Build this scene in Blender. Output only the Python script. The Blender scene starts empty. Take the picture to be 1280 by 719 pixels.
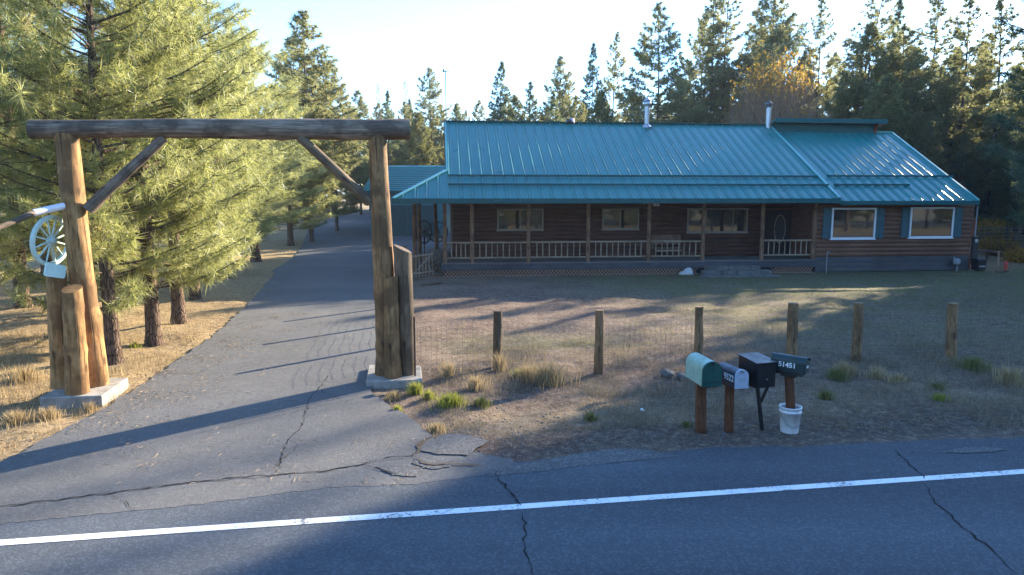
import bpy, math, random
import numpy as np
from mathutils import Vector, Matrix
from mathutils.geometry import tessellate_polygon
random.seed(7)
PI = math.pi
sc = bpy.context.scene
COL = sc.collection
R = math.radians

# ------------------------------------------------------------------ camera
CAM_H, PITCH, F = 3.28, R(7.64), 853.333
camd = bpy.data.cameras.new('camera'); cam = bpy.data.objects.new('camera', camd); COL.objects.link(cam)
cam.location = (0, 0, CAM_H); cam.rotation_euler = (PI/2 - PITCH, 0, 0)
camd.sensor_width = 36; camd.lens = 24; camd.clip_start = .05; camd.clip_end = 6000
sc.camera = cam
FW = Vector((0, math.cos(PITCH), -math.sin(PITCH))); UP = Vector((0, math.sin(PITCH), math.cos(PITCH)))
CAMP = Vector((0, 0, CAM_H))
def ray(px, py): return FW*F + Vector((1, 0, 0))*(px-640) + UP*(359.5-py)
def P(px, py, z=0.0):
    """measured photo point -> point on the level z (surveying aid)"""
    d = ray(px, py); t = (z-CAM_H)/d.z
    return CAMP + d*t
def PY(px, py, y):
    d = ray(px, py); return CAMP + d*(y/d.y)

# ------------------------------------------------------------------ mesh helpers
class MB:
    def __init__(s): s.v = []; s.f = []; s.uv = []; s.smooth = []
    def add(s, vs, fs, uvs=None, smooth=False):
        o = len(s.v); s.v += [tuple(p) for p in vs]
        for i, f in enumerate(fs):
            s.f.append([k+o for k in f]); s.uv.append(uvs[i] if uvs else None); s.smooth.append(smooth)
        return s
    def box(s, x0, x1, y0, y1, z0, z1, M=None):
        vs = [Vector((x, y, z)) for z in (z0, z1) for y in (y0, y1) for x in (x0, x1)]
        if M: vs = [M @ v for v in vs]
        return s.add(vs, [(0,2,3,1),(4,5,7,6),(0,1,5,4),(2,6,7,3),(0,4,6,2),(1,3,7,5)])
    def quad(s, a, b, c, d): return s.add([a, b, c, d], [(0,1,2,3)])
    def tube(s, pts, radii, n=8, cap=True, wob=0, rng=None, smooth=True, capuv=True):
        pts = [Vector(p) for p in pts]
        if not hasattr(radii, '__len__'): radii = [radii]*len(pts)
        T = (pts[-1]-pts[0]).normalized()
        a = Vector((0, 0, 1)) if abs(T.z) < .9 else Vector((1, 0, 0))
        vs = []; L = 0; Ls = []
        for i, p in enumerate(pts):
            t = (pts[min(i+1, len(pts)-1)]-pts[max(i-1, 0)]).normalized()
            u = t.cross(a).normalized(); w = t.cross(u)
            if i: L += (p-pts[i-1]).length
            Ls.append(L)
            for k in range(n):
                an = 2*PI*k/n
                rr = radii[i]*(1+(rng.uniform(-wob, wob) if wob else 0))
                vs.append(p + u*(math.cos(an)*rr) + w*(math.sin(an)*rr))
        fs, uvs = [], []
        for i in range(len(pts)-1):
            for k in range(n):
                k2 = (k+1) % n
                fs.append((i*n+k, i*n+k2, (i+1)*n+k2, (i+1)*n+k))
                uvs.append([(k/n, Ls[i]), ((k+1)/n, Ls[i]), ((k+1)/n, Ls[i+1]), (k/n, Ls[i+1])])
        s.add(vs, fs, uvs, smooth)
        if cap:
            s.add(vs[:n], [tuple(range(n))[::1]], [[(.5, 0)]*n]); s.add(vs[-n:], [tuple(range(n))[::-1]], [[(.5, Ls[-1])]*n])
        return s
    def extrude(s, prof, x0, x1, M=None, smooth=False):
        """profile of (y, z) along x"""
        n = len(prof)
        vs = [Vector((x0, p[0], p[1])) for p in prof] + [Vector((x1, p[0], p[1])) for p in prof]
        if M: vs = [M @ v for v in vs]
        fs = [(i, (i+1) % n, n+(i+1) % n, n+i) for i in range(n)]
        s.add(vs, fs, None, smooth)
        return s.add(vs, [tuple(range(n))[::-1], tuple(range(n, 2*n))])
    def build(s, name, mat, parent=None, loc=None):
        me = bpy.data.meshes.new(name); me.from_pydata(s.v, [], s.f)
        uvl = me.uv_layers.new(name='UVMap'); i = 0
        buf = []
        for f, u in zip(s.f, s.uv):
            if u is None:
                for k in f:
                    v = s.v[k]; buf += [v[0]+v[1], v[2]]
            else:
                for c in u: buf += [c[0], c[1]]
        uvl.data.foreach_set('uv', buf)
        me.polygons.foreach_set('use_smooth', s.smooth)
        for m in (mat if isinstance(mat, (list, tuple)) else [mat]): me.materials.append(m)
        me.update()
        o = bpy.data.objects.new(name, me); COL.objects.link(o)
        if parent: o.parent = parent
        if loc: o.location = loc
        return o
def fast_mesh(name, V, Fa, mat, tint=None):
    me = bpy.data.meshes.new(name)
    V = np.asarray(V, np.float32); Fa = np.asarray(Fa, np.int32); k = Fa.shape[1]
    me.vertices.add(len(V)); me.vertices.foreach_set('co', V.ravel())
    me.loops.add(Fa.size); me.loops.foreach_set('vertex_index', Fa.ravel())
    me.polygons.add(len(Fa)); me.polygons.foreach_set('loop_start', np.arange(0, Fa.size, k, dtype=np.int32))
    if tint is not None:
        at = me.attributes.new('tint', 'FLOAT', 'POINT'); at.data.foreach_set('value', np.asarray(tint, np.float32))
    for m in (mat if isinstance(mat, (list, tuple)) else [mat]): me.materials.append(m)
    me.update(calc_edges=True)
    return me
def link(name, me, parent=None):
    o = bpy.data.objects.new(name, me); COL.objects.link(o)
    if parent: o.parent = parent
    return o
def tag(o, label, cat, group=None):
    o['label'] = label; o['category'] = cat
    if group: o['group'] = group
    return o
def kind(o, k): o['kind'] = k; return o
def empty(name, loc, rz=0, label=None, cat=None, group=None):
    o = bpy.data.objects.new(name, None); COL.objects.link(o); o.location = loc; o.rotation_euler = (0, 0, rz)
    o.empty_display_size = .1
    if label: tag(o, label, cat, group)
    return o
def copy_tree(o, parent=None):
    c = o.copy(); COL.objects.link(c); c.parent = parent
    for ch in list(o.children): copy_tree(ch, c)
    return c

def vnoise(x, y, scale, seed):
    rs = np.random.RandomState(seed); G = rs.rand(128, 128)
    fx = x/scale; fy = y/scale; ix = np.floor(fx).astype(int); iy = np.floor(fy).astype(int)
    tx = fx-ix; ty = fy-iy; tx = tx*tx*(3-2*tx); ty = ty*ty*(3-2*ty)
    g = lambda i, j: G[i % 128, j % 128]
    return (g(ix, iy)*(1-tx)+g(ix+1, iy)*tx)*(1-ty)+(g(ix, iy+1)*(1-tx)+g(ix+1, iy+1)*tx)*ty
def sst(a, b, x):
    t = np.clip((x-a)/(b-a), 0, 1); return t*t*(3-2*t)

# ------------------------------------------------------------------ materials
class NT:
    def __init__(s, name):
        s.m = bpy.data.materials.new(name); s.m.use_nodes = True; s.t = s.m.node_tree
        s.b = s.t.nodes['Principled BSDF']; s.out = s.t.nodes['Material Output']
    def n(s, typ, **kw):
        nd = s.t.nodes.new(typ)
        for k, v in kw.items():
            if hasattr(nd, k): setattr(nd, k, v)
            else: nd.inputs[k].default_value = v
        return nd
    def l(s, a, b): s.t.links.new(a, b)
    def coord(s, kind='Object', scale=(1, 1, 1)):
        tc = s.n('ShaderNodeTexCoord'); mp = s.n('ShaderNodeMapping'); mp.inputs['Scale'].default_value = scale
        s.l(tc.outputs[kind], mp.inputs[0]); return mp.outputs[0]
    def noise(s, vec, scale, detail=4, rough=.6):
        nd = s.n('ShaderNodeTexNoise'); nd.inputs['Scale'].default_value = scale; nd.inputs['Detail'].default_value = detail
        nd.inputs['Roughness'].default_value = rough
        if vec is not None: s.l(vec, nd.inputs['Vector'])
        return nd.outputs['Fac']
    def ramp(s, fac, stops):
        nd = s.n('ShaderNodeValToRGB'); el = nd.color_ramp.elements
        while len(el) < len(stops): el.new(.5)
        for e, (p, c) in zip(el, stops): e.position = p; e.color = (*c, 1) if len(c) == 3 else c
        s.l(fac, nd.inputs[0]); return nd.outputs[0]
    def mix(s, fac, a, b, typ='MIX'):
        nd = s.n('ShaderNodeMix', data_type='RGBA', blend_type=typ)
        for val, i in ((fac, 0), (a, 6), (b, 7)):
            if isinstance(val, (int, float)): nd.inputs[i].default_value = val
            elif isinstance(val, tuple): nd.inputs[i].default_value = (*val, 1)
            else: s.l(val, nd.inputs[i])
        return nd.outputs[2]
    def math(s, op, a, b=0.0, clamp=False):
        nd = s.n('ShaderNodeMath', operation=op, use_clamp=clamp)
        for i, v in enumerate((a, b)):
            if isinstance(v, (int, float)): nd.inputs[i].default_value = v
            else: s.l(v, nd.inputs[i])
        return nd.outputs[0]
    def attr(s, name):
        nd = s.n('ShaderNodeAttribute'); nd.attribute_name = name; return nd.outputs['Fac']
    def bump(s, h, strength=.4, dist=.02):
        nd = s.n('ShaderNodeBump'); nd.inputs['Strength'].default_value = strength; nd.inputs['Distance'].default_value = dist
        s.l(h, nd.inputs['Height']); s.l(nd.outputs[0], s.b.inputs['Normal'])
    def base(s, c):
        if isinstance(c, tuple): s.b.inputs['Base Color'].default_value = (*c, 1)
        else: s.l(c, s.b.inputs['Base Color'])
    def set(s, rough=.6, metal=0, spec=.5):
        s.b.inputs['Roughness'].default_value = rough; s.b.inputs['Metallic'].default_value = metal
        s.b.inputs['Specular IOR Level'].default_value = spec; return s

def plain(name, c, rough=.6, metal=0, spec=.5, var=.25, scale=6, bump=0, bscale=40, dirt=0):
    t = NT(name); v = t.coord(); f = t.noise(v, scale, 5)
    lo = tuple(x*(1-var) for x in c); hi = tuple(min(1, x*(1+var)) for x in c)
    c_ = t.ramp(f, [(.3, lo), (.7, hi)])
    if dirt:
        d1 = t.ramp(t.noise(t.coord('Object', (1, 1, .45)), 9, 6, .7), [(.46, (0, 0, 0)), (.72, (1, 1, 1))]); d2 = t.ramp(t.noise(v, 60, 3, .7), [(.5, (0, 0, 0)), (.75, (1, 1, 1))])
        c_ = t.mix(t.math('MULTIPLY', d1, dirt), c_, (.16, .13, .10)); c_ = t.mix(t.math('MULTIPLY', d2, dirt*.6), c_, (.10, .075, .055))
        t.l(t.math('ADD', t.math('MULTIPLY', d1, .3), rough), t.b.inputs['Roughness'])
    t.base(c_)
    t.b.inputs['Metallic'].default_value = metal; t.b.inputs['Specular IOR Level'].default_value = spec
    if not dirt: t.b.inputs['Roughness'].default_value = rough
    if bump: t.bump(t.noise(v, bscale, 3), bump, .01)
    return t.m
def wood(name, dark, mid, light, knots=True, rough=.75, vs=1.2, us=7, spec=.25):
    """grain that runs along the tube's V direction"""
    t = NT(name); tc = t.n('ShaderNodeTexCoord'); mp = t.n('ShaderNodeMapping'); mp.inputs['Scale'].default_value = (us, vs, 1)
    t.l(tc.outputs['UV'], mp.inputs[0]); ob = t.coord('Object')
    f = t.noise(mp.outputs[0], 2.2, 8, .7); g = t.noise(mp.outputs[0], 9, 4, .7)
    c = t.ramp(f, [(.3, dark), (.5, mid), (.72, light)])
    big = t.noise(ob, 1.6, 4, .6)
    c = t.mix(t.math('MULTIPLY', t.ramp(big, [(.45, (0, 0, 0)), (.58, (1, 1, 1))]), .72), c, tuple(x*1.1 for x in dark))
    h = t.math('ADD', f, g)
    if knots:
        mp2 = t.n('ShaderNodeMapping'); mp2.inputs['Scale'].default_value = (2.6, 1.3, 1); t.l(tc.outputs['UV'], mp2.inputs[0])
        vo = t.n('ShaderNodeTexVoronoi'); vo.inputs['Scale'].default_value = 1.5; t.l(mp2.outputs[0], vo.inputs['Vector'])
        kn = t.ramp(vo.outputs['Distance'], [(.08, (1, 1, 1)), (.19, (0, 0, 0))])
        c = t.mix(t.math('MULTIPLY', kn, .75), c, tuple(x*.35 for x in dark))
    mp3 = t.n('ShaderNodeMapping'); mp3.inputs['Scale'].default_value = (us*2.2, vs*.28, 1); t.l(tc.outputs['UV'], mp3.inputs[0])
    ck = t.noise(mp3.outputs[0], 2.0, 3, .5)
    crk = t.ramp(ck, [(.33, (1, 1, 1)), (.385, (0, 0, 0))])
    c = t.mix(t.math('MULTIPLY', crk, .85), c, tuple(x*.22 for x in dark))
    h = t.math('SUBTRACT', h, t.math('MULTIPLY', crk, 1.5))
    t.base(c); t.set(rough, 0, spec); t.bump(h, .5, .015)
    return t.m
M = {}
M['log_gold'] = wood('peeled golden log', (.10, .050, .019), (.35, .185, .065), (.53, .33, .145))
M['log_grey'] = wood('weathered grey brown log', (.07, .048, .03), (.17, .115, .066), (.27, .19, .115))
M['log_brown'] = wood('brown orange log', (.08, .043, .019), (.28, .15, .060), (.42, .25, .115))
M['log_dark'] = wood('dark weathered beam log', (.05, .036, .026), (.22, .16, .11), (.45, .35, .26), us=11, vs=.7)
M['post_wood'] = wood('rough fence post wood', (.085, .048, .024), (.25, .145, .068), (.38, .24, .13), vs=1.6)
M['stain_post'] = wood('stained brown mailbox post', (.06, .022, .010), (.155, .058, .024), (.22, .095, .042), rough=.65)
M['porch_post'] = wood('varnished porch log', (.10, .052, .028), (.23, .125, .068), (.34, .22, .13))
M['rail_wood'] = wood('pale peeled rail', (.20, .14, .09), (.36, .27, .18), (.48, .38, .27), knots=False)
M['lattice'] = plain('weathered lattice', (.36, .21, .14), .85, var=.2)
M['concrete'] = plain('pale concrete', (.27, .25, .215), .9, var=.35, scale=5, bump=.5, dirt=0.6)
M['sunlit_white'] = plain('white sunlit pole', (.75, .74, .76), .45, var=.05)
M['mint'] = plain('pale mint green paint', (.50, .63, .55), .5, var=.12, scale=14)
M['mint_white'] = plain('pale mint plaque paint', (.52, .68, .60), .5, var=.08)
M['dark_metal'] = plain('dark iron', (.02, .022, .025), .5, .3, var=.3)
M['wire'] = plain('galvanised wire', (.22, .22, .21), .5, .6, var=.2)
M['rust'] = plain('rusty steel stake', (.12, .07, .045), .8, .2, var=.4)
# bark
t = NT('pine bark'); v = t.coord('Object', (1, 1, .28))
vo = t.n('ShaderNodeTexVoronoi', feature='DISTANCE_TO_EDGE'); vo.inputs['Scale'].default_value = 16; t.l(v, vo.inputs['Vector'])
n1 = t.noise(v, 22, 5)
c = t.mix(t.ramp(n1, [(.35, (0, 0, 0)), (.65, (1, 1, 1))]), (.085, .055, .038), (.20, .135, .095))
c = t.mix(t.ramp(vo.outputs['Distance'], [(.0, (1, 1, 1)), (.09, (0, 0, 0))]), c, (.022, .016, .013))
t.base(c); t.set(.9, 0, .15); t.bump(t.math('MINIMUM', vo.outputs['Distance'], .14), 1.0, .16); M['bark'] = t.m
M['bark_far'] = plain('distant pine bark', (.105, .075, .058), .9, spec=.1, var=.45, scale=9)
M['twig'] = plain('bare rusty tan twigs', (.27, .17, .11), .9, spec=.1, var=.3)
def foliage(name, stops, trans=.35, tcol=(.30, .34, .05), rough=.55, spec=.35):
    t = NT(name); a = t.attr('tint')
    oi = t.n('ShaderNodeObjectInfo')
    fac = t.math('ADD', a, t.math('MULTIPLY', t.math('SUBTRACT', oi.outputs['Random'], .5), .22))
    c = t.ramp(fac, stops); t.base(c); t.set(rough, 0, spec)
    tr = t.n('ShaderNodeBsdfTranslucent'); t.l(t.mix(.55, c, tcol), tr.inputs['Color'])
    mx = t.n('ShaderNodeMixShader'); mx.inputs[0].default_value = trans
    t.l(t.b.outputs[0], mx.inputs[1]); t.l(tr.outputs[0], mx.inputs[2]); t.l(mx.outputs[0], t.out.inputs[0])
    return t.m
M['needle_near'] = foliage('long pine needles', [(.0, (.14, .075, .025)), (.06, (.06, .085, .026)), (.4, (.115, .145, .040)), (.7, (.28, .30, .095)), (1, (.56, .53, .27))], .5, (.68, .68, .24), .42, .6)
M['needle_shade'] = foliage('pine needles darkened for shade', [(.0, (.03, .05, .03)), (.5, (.05, .078, .045)), (1, (.08, .115, .06))], .3, (.2, .26, .1))  # shade on the right edge pine put into a darker needle colour
M['needle_open'] = foliage('olive pine needles', [(.0, (.065, .08, .035)), (.5, (.13, .145, .06)), (1, (.24, .235, .105))], .5, (.50, .48, .19))
M['needle_dense'] = foliage('deep green fir needles', [(.0, (.04, .066, .036)), (.5, (.08, .11, .06)), (1, (.14, .175, .09))], .45, (.36, .42, .19))
M['needle_bright'] = foliage('bright young pine needles', [(.0, (.07, .085, .028)), (.5, (.12, .135, .045)), (1, (.19, .195, .075))], .4, (.40, .38, .12))
M['needle_brown'] = foliage('sparse brown green needles', [(.0, (.06, .05, .03)), (.5, (.09, .08, .045)), (1, (.14, .12, .07))], .3, (.25, .2, .1))
M['leaf_yellow'] = foliage('yellow autumn leaves', [(.0, (.24, .11, .02)), (.5, (.42, .24, .03)), (1, (.55, .36, .06))], .4, (.6, .4, .06))
M['grass_dry'] = foliage('dry straw grass', [(.0, (.18, .125, .065)), (.5, (.38, .28, .145)), (1, (.58, .46, .26))], .3, (.5, .38, .2), .7, .2)
M['grass_verge'] = foliage('greyish dead verge grass', [(.0, (.10, .08, .055)), (.5, (.22, .175, .115)), (1, (.36, .30, .21))], .3, (.38, .31, .2), .75, .15)
M['grass_green'] = foliage('green lawn grass', [(.0, (.06, .062, .026)), (.5, (.115, .115, .045)), (1, (.23, .20, .10))], .35, (.3, .34, .06), .6, .25)
M['grass_lime'] = foliage('yellow green grass clump', [(.0, (.09, .11, .022)), (.5, (.20, .22, .04)), (1, (.36, .35, .09))], .4, (.42, .42, .07), .6, .25)
M['litter'] = foliage('fallen needles and twigs', [(.0, (.13, .075, .04)), (.5, (.28, .175, .095)), (1, (.46, .34, .22))], .1, (.4, .28, .15), .8, .15)

_la, _lb = P(0, 680.5), P(1280, 591); ROAD_YAW = math.atan2(_lb.y-_la.y, _lb.x-_la.x)
def asphalt(name, lo, hi, spk=.5, patch=None):
    t = NT(name); v = t.coord('Object')
    f = t.noise(v, .35, 5, .6); g = t.noise(v, 95, 2, .8); s2 = t.noise(v, 3.2, 5, .65)
    c = t.mix(t.ramp(f, [(.3, (0, 0, 0)), (.7, (1, 1, 1))]), lo, hi)
    c = t.mix(t.math('MULTIPLY', t.ramp(s2, [(.4, (0, 0, 0)), (.7, (1, 1, 1))]), .3), c, tuple(x*1.25 for x in hi))
    vo = t.n('ShaderNodeTexVoronoi'); vo.inputs['Scale'].default_value = 48; t.l(v, vo.inputs['Vector'])
    sep = t.n('ShaderNodeSeparateColor'); t.l(vo.outputs['Color'], sep.inputs[0])
    c = t.mix(spk, c, t.ramp(sep.outputs[0], [(.0, tuple(x*.45 for x in lo)), (.6, lo), (1, tuple(x*1.75 for x in hi))]))
    if patch:   # polished wheel tracks and old overlay seams, running along the road
        mp = t.n('ShaderNodeMapping'); mp.inputs['Rotation'].default_value = (0, 0, -ROAD_YAW); mp.inputs['Scale'].default_value = (.06, .9, 1)
        t.l(v, mp.inputs[0]); st = t.noise(mp.outputs[0], 1.0, 4, .55)
        c = t.mix(t.ramp(st, [(.38, (0, 0, 0)), (.64, (1, 1, 1))]), t.mix(.28, c, tuple(x*.6 for x in lo)), t.mix(.22, c, tuple(x*1.5 for x in hi)))
    t.base(c); t.set(.88, 0, .3); t.bump(t.math('ADD', g, sep.outputs[1]), .55, .012)
    return t.m
M['asphalt_road'] = asphalt('road asphalt', (.056, .064, .074), (.088, .098, .110), .42, True)
M['asphalt_drive'] = asphalt('driveway asphalt', (.076, .075, .075), (.138, .133, .127), .2)
M['asphalt_old'] = asphalt('old broken asphalt edge', (.085, .083, .082), (.125, .12, .117))
M['crack'] = plain('pavement crack and shadow line', (.022, .02, .019), .95, spec=.1)
M['crack_dirt'] = plain('dirt in the pavement crack', (.10, .075, .055), .95, spec=.1, scale=25)
t = NT('white road paint'); v = t.coord(); f = t.noise(v, 26, 6, .78); f2 = t.noise(v, 2.2, 4, .6)
t.base(t.mix(t.ramp(t.math('ADD', t.math('MULTIPLY', f, .75), t.math('MULTIPLY', f2, .35)), [(.445, (1, 1, 1)), (.50, (0, 0, 0))]), t.ramp(f2, [(.3, (.62, .62, .61)), (.7, (.80, .80, .79))]), (.10, .105, .11))); t.set(.6); M['paint'] = t.m
# ground
t = NT('dry yard ground'); v = t.coord('Object')
n_big = t.noise(v, .5, 6, .65); n_mid = t.noise(v, 3.5, 6, .7); n_fin = t.noise(v, 28, 5, .75)
c = t.mix(t.ramp(n_mid, [(.35, (0, 0, 0)), (.65, (1, 1, 1))]), (.105, .07, .056), (.20, .138, .108))
c = t.mix(t.ramp(n_big, [(.42, (0, 0, 0)), (.62, (.8, .8, .8))]), c, (.235, .175, .128))
dark = t.math('MULTIPLY', t.attr('dark'), t.ramp(n_mid, [(.3, (.3, .3, .3)), (.6, (1, 1, 1))]))
c = t.mix(dark, c, (.065, .052, .045))
straw = t.math('MULTIPLY', t.attr('straw'), t.ramp(n_mid, [(.28, (.45, .45, .45)), (.6, (1, 1, 1))]))
c = t.mix(straw, c, t.mix(n_fin, (.34, .23, .105), (.56, .41, .21)))
lawn = t.math('MULTIPLY', t.attr('lawn'), t.ramp(t.noise(v, 1.3, 6, .7), [(.34, (0, 0, 0)), (.56, (1, 1, 1))]))
c = t.mix(lawn, c, t.mix(n_fin, (.085, .095, .036), (.19, .18, .075)))
n_9 = t.noise(v, 9, 4, .7); n_70 = t.noise(v, 62, 3, .7)
mot = t.math('ADD', t.math('MULTIPLY', n_9, .5), t.math('ADD', t.math('MULTIPLY', n_fin, .35), t.math('MULTIPLY', n_70, .35)))
c = t.mix(t.ramp(mot, [(.46, (.85, .85, .85)), (.60, (0, 0, 0))]), c, t.mix(.75, c, (.028, .022, .018)))
c = t.mix(t.ramp(mot, [(.62, (0, 0, 0)), (.74, (.8, .8, .8))]), c, (.40, .32, .23))
vs_ = t.n('ShaderNodeTexVoronoi'); vs_.inputs['Scale'].default_value = 24; t.l(v, vs_.inputs['Vector'])
c = t.mix(t.ramp(vs_.outputs['Distance'], [(.10, (.8, .8, .8)), (.17, (0, 0, 0))]), c, t.ramp(vs_.outputs['Color'], [(.2, (.06, .05, .045)), (.8, (.36, .33, .29))]))
t.base(c); t.set(.95, 0, .12); t.bump(t.math('ADD', n_fin, t.math('MULTIPLY', n_mid, 1.5)), .9, .05); M['ground'] = t.m
# house
def roofmat(name, c, spec=.42, rg=(.24, .36)):
    t = NT(name); v = t.coord('Object'); f = t.noise(v, 1.1, 5, .6); g = t.noise(v, 14, 3)
    cc = t.mix(t.ramp(f, [(.3, (0, 0, 0)), (.7, (1, 1, 1))]), tuple(x*.86 for x in c), tuple(x*1.1 for x in c))
    cc = t.mix(t.math('MULTIPLY', t.ramp(g, [(.5, (0, 0, 0)), (.8, (1, 1, 1))]), .12), cc, (.35, .45, .45))
    stv = t.coord('Object', (3.2, .22, .22)); st = t.noise(stv, 2.5, 5, .7)
    cc = t.mix(t.math('MULTIPLY', t.ramp(st, [(.5, (0, 0, 0)), (.75, (1, 1, 1))]), .28), cc, tuple(x*.55+.02 for x in c))
    sp = t.noise(v, 45, 2, .6); cc = t.mix(t.math('MULTIPLY', t.ramp(sp, [(.66, (0, 0, 0)), (.74, (1, 1, 1))]), .5), cc, (.14, .10, .07))
    t.base(cc); t.set(.3, 0, spec)
    nd = t.ramp(f, [(.2, (rg[0],)*3), (.8, (rg[1],)*3)]); t.l(nd, t.b.inputs['Roughness'])
    t.bump(t.noise(v, 2.2, 2), .12, .03)
    return t.m
M['roof'] = roofmat('teal metal roofing', (.009, .168, .160), .34, (.25, .40))
M['trim'] = roofmat('dark teal roof trim', (.010, .085, .085), .18, (.55, .7))
M['trim_light'] = roofmat('pale teal edge trim', (.10, .36, .34))
def siding(name, a, b):
    t = NT(name); v = t.coord('Object', (.5, .5, 5)); f = t.noise(v, 3, 6, .65); w = t.coord('Object')
    c = t.ramp(f, [(.3, a), (.7, b)]); big = t.noise(w, .6, 4)
    c = t.mix(t.math('MULTIPLY', t.ramp(big, [(.4, (0, 0, 0)), (.7, (1, 1, 1))]), .5), c, tuple(x*.55 for x in a))
    t.base(c); t.set(.7, 0, .25); t.bump(f, .3, .01); return t.m
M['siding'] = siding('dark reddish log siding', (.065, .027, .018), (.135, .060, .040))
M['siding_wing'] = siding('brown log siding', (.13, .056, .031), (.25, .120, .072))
M['skirt'] = siding('grey blue skirting boards', (.07, .066, .068), (.115, .105, .105))
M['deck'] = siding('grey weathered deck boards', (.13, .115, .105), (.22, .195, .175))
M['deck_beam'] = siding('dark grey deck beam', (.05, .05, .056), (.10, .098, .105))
M['shutter'] = plain('blue teal shutter paint', (.025, .085, .10), .55, var=.2)
M['frame_white'] = plain('white window frame', (.70, .70, .70), .4, var=.04)
M['frame_tan'] = plain('tan window frame', (.28, .23, .18), .5, var=.1)
t = NT('window glass'); t.base((.012, .013, .015)); t.set(.03, 0, .6); t.b.inputs['IOR'].default_value = 2.1; v = t.coord(); t.bump(t.noise(v, 1.3, 2), .05, .02); M['glass'] = t.m
t = NT('oval door glass'); t.base((.05, .045, .04)); t.set(.12, 0, .9); v = t.coord(); t.bump(t.noise(v, 18, 2), .6, .03); M['door_glass'] = t.m
M['door'] = plain('dark brown door', (.022, .012, .010), .4, var=.3)
M['steel'] = plain('galvanised stovepipe', (.40, .41, .42), .42, .9, var=.15, scale=12)
M['steel_dark'] = plain('sooty stovepipe', (.10, .09, .085), .5, .6, var=.4)
M['red'] = plain('faded barn red paint', (.26, .045, .03), .6)
M['stone'] = plain('grey step stone', (.125, .118, .105), .9, var=.35, scale=4, bump=.5, bscale=14)
M['white_rock'] = plain('pale rock', (.50, .49, .47), .85, var=.2, bump=.5, bscale=12)
M['bench'] = wood('brown porch bench', (.10, .055, .035), (.20, .12, .08), (.28, .18, .12), knots=False)
# mailboxes
M['mb_green'] = plain('pale green mailbox paint', (.27, .42, .33), .45, var=.12, scale=10, dirt=0.4)
M['mb_door'] = plain('dark green mailbox door', (.008, .075, .06), .4, var=.15, dirt=0.18)
M['mb_navy'] = plain('navy mailbox paint', (.012, .022, .05), .35, var=.2, dirt=0.2)
M['mb_silver'] = plain('pale blue silver mailbox door', (.46, .52, .62), .4, .2, var=.1, dirt=0.3)
M['mb_black'] = plain('black mailbox paint', (.008, .008, .010), .35, var=.3, dirt=0.14)
M['mb_dkgreen'] = plain('very dark green mailbox paint', (.006, .028, .028), .38, var=.2, dirt=0.15)
M['white_num'] = plain('white number stickers', (.8, .8, .8), .5, var=.02)
M['bucket'] = plain('white plastic bucket', (.66, .66, .66), .4, var=.04, dirt=0.3)
M['blackplastic'] = plain('black plastic', (.012, .012, .013), .45)
M['brick'] = plain('red brown brick', (.16, .07, .05), .9, scale=20)
M['grey_paint'] = plain('grey painted steel', (.25, .26, .27), .5, var=.1)
M['old_wheel'] = plain('old grey wheel wood', (.10, .09, .08), .8, var=.3)
EXPO = 2.07
SHADE = [(28.2, 33.3, 17.7, 'pine'), (27.6, 31.8, 18.0, 'dense'), (29.8, 30.6, 17.2, 'dense'), (31.6, 29.9, 17.8, 'dense'), (32.0, 27.4, 18.2, 'dense'), (33.8, 26.1, 18.2, 'pine'), (35.0, 25.1, 18.5, 'pine'), (30.3, 36.0, 18.3, 'dense'), (32.3, 35.2, 17.9, 'dense'), (34.1, 33.4, 19.0, 'dense'), (34.9, 31.6, 19.6, 'dense'), (36.8, 31.2, 18.7, 'dense'), (37.4, 28.7, 18.1, 'dense'), (34.5, 40.5, 19.8, 'dense'), (34.9, 37.9, 20.4, 'dense'), (35.8, 36.5, 21.6, 'dense'), (37.9, 35.7, 19.9, 'dense'), (39.2, 33.7, 21.0, 'pine'), (40.5, 32.4, 20.2, 'dense'), (42.8, 32.3, 20.5, 'dense'), (38.6, 43.8, 22.2, 'dense'), (40.1, 41.9, 23.3, 'pine'), (41.2, 40.4, 21.3, 'pine'), (42.1, 38.3, 22.1, 'dense'), (43.0, 36.4, 22.2, 'dense'), (45.2, 36.2, 21.2, 'dense'), (41.5, 46.8, 23.6, 'dense'), (43.3, 45.7, 23.7, 'pine'), (45.3, 45.2, 24.3, 'dense'), (46.0, 43.0, 23.5, 'pine'), (47.5, 41.5, 24.3, 'pine'), (49.3, 40.2, 25.4, 'pine')]
# ------------------------------------------------------------------ ground, road, driveway
def ramp_h(x, y):
    s = sst(-7, 0, x)
    return 1.5*sst(34, 66, y-9*s)
# road direction from the white edge line
La, Lb = P(0, 680.5), P(1280, 591)
rd = (Lb-La).normalized(); rn = Vector((-rd.y, rd.x, 0)); LO = P(640, 635)   # rn points towards the house
def road_pt(u, w, z=0): return LO + rd*u + rn*w + Vector((0, 0, z))
EDGE_W = (P(690, 577)-LO).dot(rn)
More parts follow.
